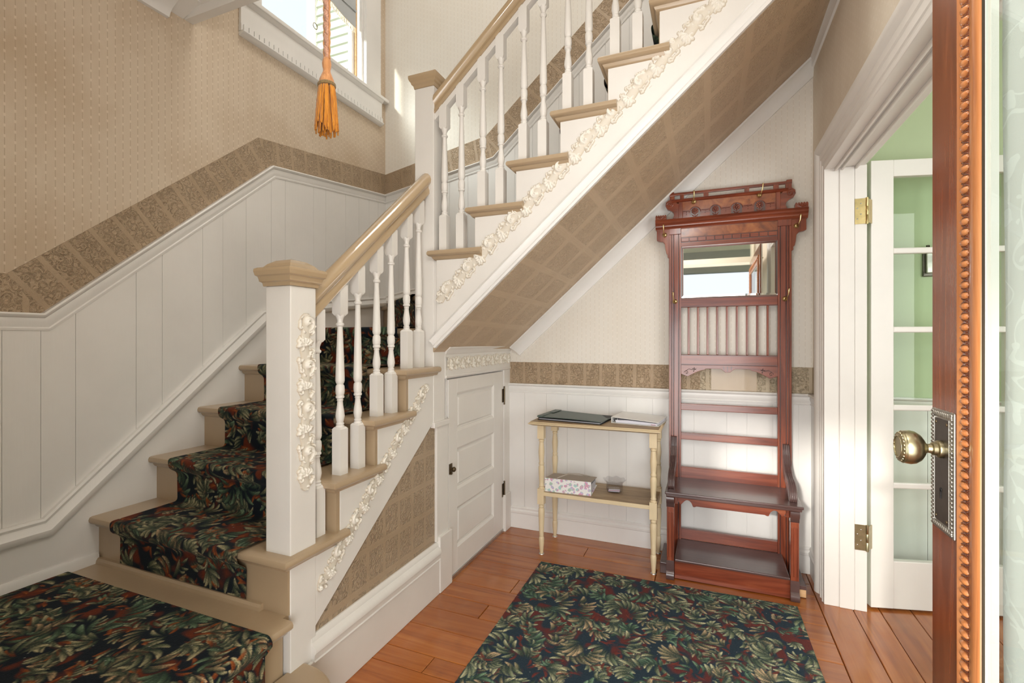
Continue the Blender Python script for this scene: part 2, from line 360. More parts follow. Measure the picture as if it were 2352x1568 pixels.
def lerp(a, b, t): return a+(b-a)*t
def pl(pts, x):
    """piecewise linear"""
    for (x0, y0), (x1, y1) in zip(pts, pts[1:]):
        if x <= x1: return lerp(y0, y1, (x-x0)/(x1-x0)) if x >= x0 else y0
    return pts[-1][1]
def clip_poly(top, bot, a, b):
    """polygon between two piecewise lines over [a, b]"""
    xs = sorted({a, b} | {x for x, _ in top if a < x < b}); xb = sorted({a, b} | {x for x, _ in bot if a < x < b}, reverse=True)
    return [(x, pl(top, x)) for x in xs]+[(x, pl(bot, x)) for x in xb]

XL, YB, XR = -2.30, 3.05, 0.535      # left wall, back wall, right wall
XS, YF = -1.26, 2.05                 # side of the lower flight, face of the upper flight
R = 0.191; RL = 0.220; RU = 0.2115   # rise, going of lower and upper flight
def ZT(n): return R*n
def YR(n): return 1.165+RL*(n-3)     # risers of the lower flight 3..7
def XRi(n): return -1.032+RU*(n-10)  # risers of the upper flight 9..
ZC = 2.83                            # hall ceiling

# ------------------------------------------------------------------ relief carving (heightfield of strokes) and leaf carpets
def stroke_pts(kind, c, r, a0, a1, n=26, r1=None):
    t = np.linspace(0, 1, n); a = a0+(a1-a0)*t; rr = r+(0 if r1 is None else (r1-r))*t
    return np.stack([c[0]+rr*np.cos(a), c[1]+rr*np.sin(a)], 1)
def rock_motif(L=0.30, W=0.085, res=0.0015, seed=3):
    """periodic carved rocaille strip: swirls, shells, leaf scrolls"""
    nx, ny = int(round(L/res)), int(round(W/res)); H = np.zeros((ny, nx))
    X, Y = np.meshgrid((np.arange(nx)+0.5)*res, (np.arange(ny)+0.5)*res-W/2)
    rng = np.random.default_rng(seed)
    def stroke(P, rad, h):
        P = np.asarray(P); rad = np.broadcast_to(rad, len(P))
        for (px, py), r in zip(P, rad):
            if r <= 0: continue
            dx = (X-px+L/2) % L-L/2; d2 = (dx*dx+(Y-py)**2)/(r*r); msk = d2 < 1
            H[msk] = np.maximum(H[msk], h*np.sqrt(1-d2[msk])*(0.35+0.65*min(1, r/rad.max())))
    def taper(n, r): t = np.linspace(0, 1, n); return r*(0.25+0.75*np.sin(PI*np.clip(t*0.92+0.04, 0, 1))**0.7)
    for i, cx in enumerate((0.035, 0.11, 0.185, 0.26)):
        cy = (0.006, -0.008, 0.008, -0.005)[i]; s = (1, -1, 1, -1)[i]
        if i % 2 == 0:      # swirl rosette
            stroke(stroke_pts('a', (cx, cy), 0.027, 0.3*s, (0.3+4.2)*s, 40, 0.013), taper(40, 0.0065), 0.011)
            stroke(stroke_pts('a', (cx, cy), 0.013, 2.0*s, (2.0+4.6)*s, 26, 0.004), taper(26, 0.0050), 0.013)
            stroke([(cx, cy)], [0.007], 0.014)
            for k in range(7):
                a = 0.9*k+0.4; q = (cx+0.029*math.cos(a), cy+0.029*math.sin(a)); stroke(stroke_pts('a', q, 0.006, a-1.6, a+1.4, 10), taper(10, 0.0042), 0.008)
        else:               # shell with petals and C scrolls
            for k in range(6):
                a = -1.25+0.5*k if s > 0 else PI-1.25+0.5*k
                P = [(cx-0.006*s+t*0.026*math.cos(a+0.25*t), cy+t*0.026*math.sin(a+0.25*t)) for t in np.linspace(0.15, 1, 10)]
                stroke(P, np.linspace(0.0022, 0.0062, 10), 0.011)
            stroke(stroke_pts('a', (cx+0.004, cy+0.014*s), 0.014, 1.2*s, 5.2*s, 26, 0.006), taper(26, 0.0045), 0.010)
            stroke(stroke_pts('a', (cx-0.012, cy-0.018*s), 0.010, 3.4*s, 7.6*s, 20, 0.004), taper(20, 0.0042), 0.009)
            stroke([(cx, cy)], [0.006], 0.013)
    for i in range(8):      # leaves along the edges linking the swirls
        x0 = (i+0.5)*L/8+rng.uniform(-0.006, 0.006); s = 1 if i % 2 else -1; y0 = s*0.020
        for k in range(3):
            P = [(x0+(k-1)*0.009+t*0.014, y0+s*(0.004+0.011*math.sin(t*2.6))*(1-0.25*k)) for t in np.linspace(0, 1, 9)]
            stroke(P, taper(9, 0.0042), 0.007)
    t = np.linspace(0, 1, 160); P = np.stack([t*L, 0.006*np.sin(t*2*PI*2)], 1); stroke(P, 0.021, 0.0042); t = np.linspace(0, 1, 60)
    for i in range(16):
        x0 = (i+0.5)*L/16; y0 = 0.026*(1 if i % 2 else -1)*rng.uniform(0.75, 1.1); stroke([(x0+0.007*math.cos(a), y0+0.006*math.sin(a)) for a in np.linspace(0, 4.6, 10)+rng.uniform(0, 6)], taper(10, 0.0045), 0.0085)
    for _ in range(2): H = (4*H+np.roll(H, 1, 0)+np.roll(H, -1, 0)+np.roll(H, 1, 1)+np.roll(H, -1, 1))/8
    return H, res
MOTIF, MRES = rock_motif()
def relief(name, origin, u, v, n, length, width, parent, mat='carving', taper_ends=(True, True), phase=0.0, hs=1.0, res=0.0019):
    """carved strip lying on a plane: origin = centre line start, u along, v across, n outwards"""
    o = np.array(origin, float); u = np.array(Vector(u).normalized()); v = np.array(Vector(v).normalized()); n = np.array(Vector(n).normalized())
    nx, ny = int(length/res)+1, int(width/res)+1; sx = np.linspace(0, length, nx); sy = np.linspace(-0.5, 0.5, ny)
    k = width/0.085; ix = ((sx/k/MRES+phase/MRES).astype(int)) % MOTIF.shape[1]; iy = np.clip(((sy+0.5)*MOTIF.shape[0]).astype(int), 0, MOTIF.shape[0]-1)
    H = MOTIF[np.ix_(iy, ix)]*hs*1.25*(0.6+0.4*k)
    env = np.ones(nx); e = 0.05
    if taper_ends[0]: env = np.minimum(env, np.clip(sx/e, 0, 1)**0.5)
    if taper_ends[1]: env = np.minimum(env, np.clip((length-sx)/e, 0, 1)**0.5)
    mask = (H > 0.0006) & (np.abs(sy)[:, None] <= 0.5*env[None, :]+1e-9)
    H = H*mask
    P = o+sx[None, :, None]*u+(sy*width)[:, None, None]*v+(H[:, :, None]-0.0004)*n
    q = mask[:-1, :-1] | mask[1:, :-1] | mask[:-1, 1:] | mask[1:, 1:]
    idx = np.arange(nx*ny).reshape(ny, nx); F = np.stack([idx[:-1, :-1][q], idx[:-1, 1:][q], idx[1:, 1:][q], idx[1:, :-1][q]], 1)
    if np.dot(np.cross(u, v), n) < 0: F = F[:, ::-1]
    used = np.unique(F); remap = np.full(nx*ny, -1); remap[used] = np.arange(len(used))
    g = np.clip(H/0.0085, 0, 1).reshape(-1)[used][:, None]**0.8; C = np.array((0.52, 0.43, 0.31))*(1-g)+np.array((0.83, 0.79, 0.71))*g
    return np_mesh(name, P.reshape(-1, 3)[used], remap[F], mat, parent, colors=C)
def np_mesh(name, V, F, mat, parent=None, colors=None, smooth=True, uv=None):
    off = Vector((0, 0, 0)); r = parent
    while r is not None: off += r.location; r = r.parent
    V = V-np.array(off); me = bpy.data.meshes.new(name); me.vertices.add(len(V)); me.vertices.foreach_set('co', V.astype(np.float32).ravel())
    me.loops.add(F.size); me.loops.foreach_set('vertex_index', F.astype(np.int32).ravel()); me.polygons.add(len(F))
    me.polygons.foreach_set('loop_start', np.arange(0, F.size, 4, dtype=np.int32)); me.polygons.foreach_set('loop_total', np.full(len(F), 4, np.int32))
    me.update(calc_edges=True); me.validate()
    if smooth: me.polygons.foreach_set('use_smooth', [True]*len(me.polygons))
    if colors is not None:
        a = me.color_attributes.new('pattern', 'FLOAT_COLOR', 'POINT'); a.data.foreach_set('color', np.concatenate([colors, np.ones((len(colors), 1))], 1).astype(np.float32).ravel())
    if uv is not None:
        l = me.uv_layers.new(name='UV'); l.data.foreach_set('uv', uv[F.ravel()].astype(np.float32).ravel())
    o = bpy.data.objects.new(name, me); COL.objects.link(o); me.materials.append(MAT[mat])
    if parent is not None: o.parent = parent
    return o

def leaf_canvas(W, Hh, res, seed, warm=False):
    rng = np.random.default_rng(seed); nx, ny = int(W/res)+2, int(Hh/res)+2
    def smooth_noise(cell):
        gx, gy = int(nx*res/cell)+3, int(ny*res/cell)+3; g = rng.random((gy, gx)); xs = np.arange(nx)*res/cell; ys = np.arange(ny)*res/cell
        i, j = ys.astype(int), xs.astype(int); fy, fx = (ys-i)[:, None], (xs-j)[None, :]; fy = fy*fy*(3-2*fy); fx = fx*fx*(3-2*fx)
        return g[np.ix_(i, j)]*(1-fy)*(1-fx)+g[np.ix_(i+1, j)]*fy*(1-fx)+g[np.ix_(i, j+1)]*(1-fy)*fx+g[np.ix_(i+1, j+1)]*fy*fx
    navy = np.array((0.007, 0.012, 0.018) if warm else (0.018, 0.034, 0.050)); maroon = np.array((0.16, 0.030, 0.008) if warm else (0.13, 0.024, 0.018))
    C = np.ones((ny, nx, 1))*navy; f = np.clip((smooth_noise(0.035)*0.6+smooth_noise(0.07)*0.4-0.55)*7, 0, 1)[:, :, None]*0.85; C = C*(1-f)+maroon*f
    dark = np.array((0.020, 0.045, 0.028)); mid = np.array((0.085, 0.125, 0.065)) if warm else np.array((0.11, 0.19, 0.11)); tan = np.array((0.72, 0.60, 0.33)) if warm else np.array((0.80, 0.75, 0.46))
    rust = np.array((0.42, 0.12, 0.025)) if warm else np.array((0.22, 0.045, 0.03))
    def stroke(p0, ang, ln, wd, curl, c0, c1, al=0.95):
        n = 12; t = np.linspace(0, 1, n); a = ang+curl*t; st = ln/n; px = p0[0]+np.cumsum(np.cos(a))*st; py = p0[1]+np.cumsum(np.sin(a))*st
        rad = wd*(np.sin(PI*np.clip(t*0.88+0.05, 0, 1))**0.8)*(0.55+0.6*t)
        x0, x1 = int((px.min()-wd)/res), int((px.max()+wd)/res)+2; y0, y1 = int((py.min()-wd)/res), int((py.max()+wd)/res)+2
        x0, y0 = max(x0, 0), max(y0, 0); x1, y1 = min(x1, nx), min(y1, ny)
        if x1 <= x0 or y1 <= y0: return
        gx = np.arange(x0, x1)*res; gy = np.arange(y0, y1)*res
        D = np.sqrt((gx[None, :, None]-px)**2+(gy[:, None, None]-py)**2)/np.maximum(rad, 1e-5); k = D.argmin(2); d = np.take_along_axis(D, k[:, :, None], 2)[:, :, 0]
        tt = k/(n-1); side = ((gx[None, :]-px[k])*(-np.sin(a[k]))+(gy[:, None]-py[k])*np.cos(a[k]))/np.maximum(rad[k], 1e-5)
        g = np.clip(tt*0.9+0.35*side*np.sign(curl+1e-6)+rng.normal(0, 0.07, tt.shape), 0, 1)[:, :, None]; g2 = g*g
        col = c0*(1-g2)+c1*g2; m = np.clip((1-d)*2.5, 0, 1)[:, :, None]*al*np.clip(0.35+1.2*tt, 0, 1)[:, :, None]
        C[y0:y1, x0:x1] = C[y0:y1, x0:x1]*(1-m)+col*m
    sp = 0.070; pts = [((i+rng.uniform(-.4, .4))*sp, (j+rng.uniform(-.4, .4))*sp) for i in range(int(W/sp)+2) for j in range(int(Hh/sp)+2)]; rng.shuffle(pts)
    for p in pts:
        base = rng.uniform(0, 2*PI); s = rng.choice((-1, 1)); k = rng.integers(5, 9); big = rng.uniform(0.65, 1.35)
        if rng.random() < 0.75:
            for _ in range(3): stroke((p[0]+rng.normal(0, .02), p[1]+rng.normal(0, .02)), base+rng.normal(0, 1.2), 0.05, 0.008, s*1.2, maroon, rust, 0.85)
        spread = rng.uniform(1.3, 2.9); tn = tan*np.array((1, 1, 1)) if rng.random() < 0.6 else (tan*np.array((1.05, 0.78, 0.75)) if rng.random() < 0.5 else tan*np.array((0.35, 0.6, 0.62)))
        for j in range(k):
            cv = rng.uniform(0.7, 1.8); q = j/(k-1)-0.5; a = base+q*spread; ln = 0.078*big*(1-0.9*q*q); off = 0.012*j*s*0.4
            o = (p[0]+0.010*math.cos(a)-off*math.sin(base), p[1]+0.010*math.sin(a)+off*math.cos(base))
            stroke(o, a, ln*1.04, 0.0135*big, s*cv, navy, navy*1.4, 0.8)
            stroke(o, a, ln, 0.0100*big, s*cv, dark, lerp(mid, tn, rng.uniform(0.3, 1.0)))
            
            for q3 in (-0.10, 0.02, 0.13): stroke((o[0]+0.004*q3, o[1]), a+q3, ln*rng.uniform(0.8, 0.98), 0.0016*big, s*cv, dark, lerp(dark, mid, 0.5), 0.85)
    C *= (0.82+0.36*rng.random((ny, nx, 1)))*(1.15 if warm else 1.4)
    sp_ = rng.random((ny, nx)) < (0.0006 if warm else 0.0012); C[sp_] = (0.5, 0.48, 0.42)
    return C
def carpet_grid(name, P, C, mat='carpet', parent=None):
    """P: (ny, nx, 3) positions, C: matching colours"""
    ny, nx = P.shape[:2]; idx = np.arange(nx*ny).reshape(ny, nx); F = np.stack([idx[:-1, :-1].ravel(), idx[:-1, 1:].ravel(), idx[1:, 1:].ravel(), idx[1:, :-1].ravel()], 1)
    return np_mesh(name, P.reshape(-1, 3), F, mat, parent, colors=C[:ny, :nx].reshape(-1, 3))

# ------------------------------------------------------------------ floor
fl = empty('floor', (0, 0, 0), label='worn orange fir plank floor with a glossy varnish', cat='floor', kind='structure')
MB().box((-1.40, -0.1, -0.06), (3.6, 3.05, -0.022)).build('subfloor', 'shadow_gap', fl)
def plank(x0, y0, x1, y1, along='x', z=0.0):
    cx, cy = (x0+x1)/2, (y0+y1)/2; L, Wd = (x1-x0, y1-y0) if along == 'x' else (y1-y0, x1-x0); a, b, g = L/2-0.0012, Wd/2-0.0012, 0.0024
    me = bpy.data.meshes.new('plank'); v = [(-a, -b, -.02), (a, -b, -.02), (a, b, -.02), (-a, b, -.02), (-a, -b, -g), (a, -b, -g), (a, b, -g), (-a, b, -g), (-a+g, -b+g, 0), (a-g, -b+g, 0), (a-g, b-g, 0), (-a+g, b-g, 0)]
    me.from_pydata(v, [], [(3, 2, 1, 0), (0, 1, 5, 4), (1, 2, 6, 5), (2, 3, 7, 6), (3, 0, 4, 7), (4, 5, 9, 8), (5, 6, 10, 9), (6, 7, 11, 10), (7, 4, 8, 11), (8, 9, 10, 11)]); me.materials.append(MAT['floor_fir'])
    o = bpy.data.objects.new('plank', me); COL.objects.link(o); o.location = (cx, cy, z); o.parent = fl
    if along == 'y': o.rotation_euler = (0, 0, PI/2)
ys = [0.1, 0.24, 0.37, 0.50, 0.63, 0.76, 0.89, 1.02, 1.15, 1.28, 1.42, 1.575, 1.672, 1.841, 1.98, 2.10, 2.24, 2.38, 2.51, 2.64, 2.78, 2.91, 3.05]
for i, (a, b) in enumerate(zip(ys, ys[1:])):
    cuts = [-1.30]+([random.uniform(-0.9, 0.2)] if i % 2 else [random.uniform(-1.0, -0.5), random.uniform(-0.2, 0.25)])+[0.50]
    if i == 10 or i == 9: cuts = [-1.30, -0.35, 0.50]
    if i == 12: cuts = [-1.30, -0.83, 0.50]
    if i == 11: cuts = [-1.30, -1.02, 0.1, 0.50]
    for c, d in zip(cuts, cuts[1:]):
        plank(c, a, d, b)
xs = [0.50, 0.64, 0.755, 0.89, 1.02, 1.15, 1.29, 1.42, 1.56, 1.70, 1.84, 1.98, 2.12, 2.26, 2.40, 2.54, 2.68, 2.82, 2.96, 3.10, 3.24, 3.38]
for i, (a, b) in enumerate(zip(xs, xs[1:])):
    for c, d in ([(-0.1, 1.9), (1.9, 3.05)] if i % 2 else [(-0.1, 1.2), (1.2, 3.05)]):
        plank(a, c, b, d, 'y')

# ------------------------------------------------------------------ profiles
CAP = [(0, 0), (0.026, 0), (0.030, -0.006), (0.026, -0.014), (0.018, -0.018), (0.020, -0.030), (0.014, -0.046), (0.012, -0.052), (0.016, -0.056), (0.014, -0.064), (0, -0.066)]
SKIRTCAP = [(0.0, 0), (0.016, 0), (0.020, -0.008), (0.016, -0.018), (0.018, -0.024), (0.030, -0.044), (0.028, -0.060), (0.022, -0.068), (0, -0.070)]
BASECAP = [(0, 0), (0.016, 0), (0.022, -0.008), (0.018, -0.020), (0.026, -0.030), (0.024, -0.044), (0.018, -0.048), (0, -0.048)]
COVE = [(0, 0), (0.070, 0), (0.070, -0.010), (0.056, -0.014), (0.036, -0.026), (0.020, -0.046), (0.014, -0.064), (0.010, -0.074), (0, -0.076)]
def moulding(name, path, n, prof, label, mat='white_paint', cat='trim', parent=None):
    o = MB().sweep(path, n, prof).build(name, mat, parent, smooth='auto')
    if parent is None: tag(o, label, cat, kind='structure')
    return o

# ------------------------------------------------------------------ left wall
WY0, WY1, WZ0, WZ1 = 1.92, 2.80, 3.12, 4.35
wl = empty('wall_left', (0, 0, 0), label='left stairwell wall with tan dashed wallpaper above a painted wainscot', cat='wall', kind='structure')
m = MB()
for a, b in (((-2.42, -0.1, -.02), (XL, 3.05, WZ0)), ((-2.42, -0.1, WZ0), (XL, WY0, WZ1)), ((-2.42, WY1, WZ0), (XL, 3.05, WZ1)), ((-2.42, -0.1, WZ1), (XL, 3.05, 5.2))): m.box(a, b)
m.build('wallpaper', 'wallpaper_left', wl)
cap_l = [(0.1, 1.378), (0.987, 1.378), (1.998, 2.266), (YB, 2.390)]
band_l = [(0.1, 1.515), (0.895, 1.515), (1.919, 2.396), (YB, 2.551)]
skc_l = [(0.1, 0.618), (0.985, 0.618), (1.93, 1.438), (2.12, 1.495), (YB, 1.610)]
MB().prism(clip_poly([(y, z-0.03) for y, z in cap_l], [(y, z-0.03) for y, z in skc_l], 0.1, YB), 0, XL+0.0005, XL+0.0075).build('wainscot_backing', 'white_paint', wl)
jt = [0.10, 0.31, 0.42, 0.63, 0.735, 0.878, 0.984, 1.090, 1.304, 1.411, 1.599, 1.705, 1.838, 1.998, 2.095, 2.312, 2.416, 2.601, 2.735, 2.846, 2.95, YB]
low = [(y, z-0.03) for y, z in skc_l]
for a, b in zip(jt, jt[1:]):
    MB().prism(clip_poly([(y, z-0.03) for y, z in cap_l], low, a+0.0008, b-0.0008), 0, XL+0.001, XL+0.011).build('board', 'white_paint', wl)
for (y0, z0), (y1, z1) in zip(cap_l, cap_l[1:]):
    L = math.hypot(y1-y0, z1-z0); ty, tz = (y1-y0)/L, (z1-z0)/L
    tb = clip_poly(band_l, cap_l, y0, y1)
    if ty < 0.9: tb = [(y0, z0), (y1, z1), (1.919, 2.396), (0.895, 1.515)]
    elif y1 < 1.5: tb = [(y0, z0), (y1, z1), (0.895, 1.515), (0.1, 1.515)]
    else: tb = [(y0, z0), (y1, z1), (y1, 2.551), (1.919, 2.396)]
    MB().prism(tb, 0, XL+0.0005, XL+0.004).build('embossed_band', 'lincrusta_brown', wl, uv=lambda x, y, z: (y*ty+z*tz, -y*tz+z*ty))
MB().prism(clip_poly([(y, z-0.05) for y, z in skc_l], [(0, 0.2), (4, 0.2)], 0.1, YB), 0, XL+0.001, XL+0.016).build('skirt_board', 'white_paint', wl)
moulding('trim_1', [(XL, y, z) for y, z in cap_l], (1, 0, 0), CAP, 'white chair rail climbing the left wall and levelling towards the corner')
moulding('trim_2', [(XL+0.012, y, z) for y, z in skc_l], (1, 0, 0), SKIRTCAP, 'white moulding topping the skirt board beside the carpeted stairs')
moulding('baseboard_left', [(XL+0.014, 0.1, 0.425), (XL+0.014, 1.16, 0.425)], (1, 0, 0), [(0, 0), (0.008, 0), (0.014, -0.012), (0.014, -0.043), (0, -0.043)], 'small white shoe strip beside the landing carpet', cat='baseboard')

# ------------------------------------------------------------------ back wall
wk = empty('wall_back', (0, 0, 0), label='cream wallpapered back wall behind the hall tree and the upper stairs', cat='wall', kind='structure')
MB().box((-2.42, YB, -.02), (XR+0.14, YB+0.12, 5.2)).build('wallpaper', 'wallpaper_back', wk)
MB().box((-1.26, YB-0.0075, 0.12), (XR, YB-0.0005, 0.95)).build('wainscot_backing', 'cool_white_paint', wk)
bx = [-1.26, -1.147, -0.993, -0.85, -0.731, -0.577, -0.469, -0.310, -0.19, -0.074, 0.103, 0.209, 0.34, 0.465, XR]
for a, b in zip(bx, bx[1:]): MB().box((a+0.0008, YB-0.011, 0.12), (b-0.0008, YB-0.001, 0.95)).build('board', 'cool_white_paint', wk)
MB().box((-1.26, YB-0.004, 0.984), (-0.04, YB-0.0005, 1.128)).build('embossed_band', 'lincrusta_brown', wk, uv=lambda x, y, z: (x, z-0.984))
MB().box((-0.04, YB-0.0042, 0.984), (XR, YB-0.0006, 1.128)).build('embossed_band', 'lincrusta_pale', wk, uv=lambda x, y, z: (x, z-0.984))
MB().box((0.02, YB-0.0055, 0.986), (0.26, YB-0.0007, 1.126)).build('band_patch', 'plaster_ivory', wk, label='plain smooth patch let into the embossed band')
bpatch = bpy.data.objects['band_patch']; bpatch.data.materials[0] = MAT['tan_paint']
cap_b = [(-2.30, 2.388), (-1.379, 2.548), (0.5, 4.235)]; band_b = [(-2.30, 2.549), (-1.44, 2.712), (0.5, 4.43)]; skc_b = [(-2.30, 1.612), (-2.035, 1.660), (-1.40, 1.76), (0.5, 3.46)]
MB().prism(clip_poly([(x, z-0.03) for x, z in cap_b], [(x, z-0.03) for x, z in skc_b], -2.30, 0.5), 1, YB-0.0075, YB-0.0005).build('wainscot_backing', 'cool_white_paint', wk)
jb = [-2.30, -2.17, -2.04, -1.88, -1.729, -1.58, -1.42, -1.22, -1.09, -0.906, -0.77, -0.60, -0.45, -0.28, -0.12, 0.05, 0.22, 0.38, 0.5]
for a, b in zip(jb, jb[1:]): MB().prism(clip_poly([(x, z-0.03) for x, z in cap_b], [(x, z-0.03) for x, z in skc_b], a+0.0008, b-0.0008), 1, YB-0.011, YB-0.001).build('board', 'cool_white_paint', wk)
for i, ((x0, z0), (x1, z1)) in enumerate(zip(cap_b, cap_b[1:])):
    L = math.hypot(x1-x0, z1-z0); tx, tz = (x1-x0)/L, (z1-z0)/L
    (u0, w0), (u1, w1) = band_b[i], band_b[i+1]
    MB().prism([(x0, z0), (x1, z1), (u1, w1), (u0, w0)], 1, YB-0.004, YB-0.0005).build('embossed_band', 'lincrusta_brown', wk, uv=lambda x, y, z: (x*tx+z*tz, -x*tz+z*tx))
MB().prism(clip_poly([(x, z-0.05) for x, z in skc_b], [(-3, 1.3), (-1.3, 1.3), (0.6, 2.9)], -2.30, 0.5), 1, YB-0.016, YB-0.001).build('skirt_board', 'white_paint', wk)
NB = (0, -1, 0)
moulding('trim_3', [(x, YB, z) for x, z in cap_b], NB, CAP, 'white chair rail rising along the back wall behind the upper balusters', 'cool_white_paint')
moulding('trim_4', [(x, YB-0.012, z) for x, z in skc_b], NB, SKIRTCAP, 'white moulding above the skirt board at the stair turn')
moulding('trim_5', [(-1.262, YB, 0.984), (XR, YB, 0.984)], NB, CAP, 'level white chair rail behind the console table and hall tree', 'cool_white_paint')
bb = empty('baseboard_back', (0, 0, 0), label='tall white baseboard along the back wall', cat='baseboard', kind='structure')
box('board', (-1.262, YB-0.018, 0.0), (XR, YB-0.001, 0.112), 'cool_white_paint', bb, 0.002)
MB().sweep([(-1.262, YB, 0.148), (XR, YB, 0.148)], NB, BASECAP).build('cap_moulding', 'cool_white_paint', bb, smooth='auto')

# ------------------------------------------------------------------ right wall with the doorway to the green room
DY0, DY1, DZ = 1.18, 2.72, 2.105
wr = empty('wall_right', (0, 0, 0), label='right hall wall with greyish cream wallpaper around the doorway', cat='wall', kind='structure')
m = MB()
for a, b in (((XR, -0.1, -.02), (XR+0.14, DY0, 5.2)), ((XR, DY1, -.02), (XR+0.14, YB, 5.2)), ((XR, DY0, DZ), (XR+0.14, DY1, 5.2))): m.box(a, b)
m.build('wallpaper', 'wallpaper_right', wr)
for a, b in ((2.862, 2.95), (2.952, YB-0.012)): MB().box((XR-0.011, a, 0.12), (XR-0.001, b, 0.95)).build('board', 'cool_white_paint', wr)
MB().box((XR-0.004, 2.86, 0.984), (XR-0.0005, YB, 1.128)).build('embossed_band', 'lincrusta_pale', wr, uv=lambda x, y, z: (y, z-0.984))
NR = (-1, 0, 0)
moulding('trim_6', [(XR, 2.858, 0.984), (XR, YB, 0.984)], NR, CAP, 'short end of white chair rail between corner and doorway', 'cool_white_paint')
br = empty('baseboard_right', (0, 0, 0), label='short white baseboard between the corner and the doorway', cat='baseboard', kind='structure')
box('board', (XR-0.018, 2.862, 0.0), (XR-0.001, YB-0.018, 0.112), 'cool_white_paint', br, 0.002)
MB().sweep([(XR, 2.862, 0.148), (XR, YB-0.02, 0.148)], NR, BASECAP).build('cap_moulding', 'cool_white_paint', br, smooth='auto')
# door casing: moulded architrave, jambs and head
CAS = [(0, 0), (0.010, 0), (0.012, 0.022), (0.016, 0.026), (0.012, 0.032), (0.012, 0.060), (0.017, 0.066), (0.012, 0.072), (0.013, 0.100), (0.022, 0.108), (0.030, 0.122), (0.030, 0.136), (0, 0.138)]
cs = empty('trim_7', (0, 0, 0), label='wide moulded white casing around the doorway on the right', cat='door casing', kind='structure')
def cas_sweep(path, flip):
    """casing profile swept round the opening: h grows away from the opening"""
    P = [Vector(p) for p in path]; out = [Vector((0, 1, 0)), Vector((0, 1, 1)), Vector((0, -1, 1)), Vector((0, -1, 0))]
    rows = []; k = len(CAS)
    for p, o in zip(P, out): rows += [tuple(p+Vector((-1, 0, 0))*d+o*h) for d, h in CAS]
    f = [(i*k+j, i*k+(j+1) % k, (i+1)*k+(j+1) % k, (i+1)*k+j) for i in range(3) for j in range(k)]
    return MB().add(rows, f)
cas_sweep([(XR, DY1, 0), (XR, DY1, DZ), (XR, DY0, DZ), (XR, DY0, 0)], 0).build('architrave', 'white_paint', cs, smooth='auto')
for y0, y1, nm in ((DY1-0.002, DY1+0.012, 'jamb'), (DY0-0.012, DY0+0.002, 'jamb')):
    box(nm, (XR-0.012, y0, 0), (XR+0.155, y1, DZ), 'white_paint', cs, 0.002)
box('stop', (XR+0.050, DY1-0.008, 0), (XR+0.110, DY1-0.002, DZ-0.002), 'white_paint', cs, 0.003)
box('jamb_edge', (XR+0.112, DY1-0.005, 0), (XR+0.160, DY1+0.010, DZ), 'white_paint', cs, 0.002)
box('head_jamb', (XR-0.012, DY0, DZ-0.002), (XR+0.155, DY1, DZ+0.012), 'white_paint', cs, 0.002)
for q in (0.030, 0.055, 0.112): box('head_stop', (XR+q, DY0, DZ-0.016), (XR+q+0.010, DY1, DZ-0.002), 'white_paint', cs, 0.003)
# green room beyond
wg = empty('wall_green', (0, 0, 0), label='leaf green painted wall above white boards beyond the doorway', cat='wall', kind='structure')
m = MB(); m.box((XR+0.14, YB, -.02), (3.6, YB+0.12, 2.83)).box((3.5, -0.4, -.02), (3.6, YB, 2.83)).box((XR+0.1405, -0.2, -.02), (XR+0.143, DY0-0.02, 2.83)).box((XR+0.1405, DY1+0.015, -.02), (XR+0.143, YB, 2.83)).box((XR+0.1405, DY0-0.02, DZ+0.015), (XR+0.143, DY1+0.015, 2.83)).box((XR+0.14, -0.4, -0.02), (3.6, -0.3, 2.83))
m.build('painted_wall', 'green_wall_paint', wg)
for i in range(16):
    a = 0.68+0.176*i; MB().box((a+0.001, YB-0.011, 0.12), (a+0.175, YB-0.001, 0.95)).build('board', 'cool_white_paint', wg)
moulding('trim_8', [(XR+0.145, YB, 0.984), (3.5, YB, 0.984)], NB, CAP, 'white chair rail under the green wall beyond the doorway', 'cool_white_paint')
bg = empty('baseboard_green', (0, 0, 0), label='white baseboard in the green room', cat='baseboard', kind='structure')
box('board', (XR+0.145, YB-0.018, 0.0), (3.5, YB-0.001, 0.112), 'cool_white_paint', bg, 0.002)
MB().sweep([(XR+0.145, YB, 0.148), (3.5, YB, 0.148)], NB, BASECAP).build('cap_moulding', 'cool_white_paint', bg, smooth='auto')
tag(MB().box((XR+0.14, -0.4, 2.83), (3.6, YB+0.12, 2.9)).build('ceiling.001', 'cream_ceiling'), 'white ceiling of the green room', 'ceiling', kind='structure')

# ------------------------------------------------------------------ ceilings, upper floor, front wall
ce = empty('ceiling', (0, 0, 0), label='white hall ceiling ending at the stairwell opening', cat='ceiling', kind='structure')
MB().box((XL, 0.1, 2.845), (XR, 1.535, 3.06)).box((0.35, 1.535, 2.845), (XR, YB, 3.06)).build('ceiling_panel', 'cream_ceiling', ce)
MB().sweep([(XL, 1.555, 2.845), (XR, 1.555, 2.845)], (0, -1, 0), [(-0.012, 0.215), (-0.012, -0.030), (-0.004, -0.045), (0.036, -0.045), (0.044, -0.030), (0.044, -0.012), (0.060, -0.006), (0.060, 0.006)]).build('edge_trim', 'cool_white_paint', ce, smooth='auto')
MB().sweep([(XL, 0.1, 2.845), (XL, 1.44, 2.845)], (1, 0, 0), [(0, 0), (0.115, 0), (0.115, -0.012), (0.098, -0.018), (0.070, -0.030), (0.036, -0.052), (0.022, -0.070), (0.016, -0.086), (0, -0.088)]).build('crown_moulding', 'cool_white_paint', ce, smooth='auto')
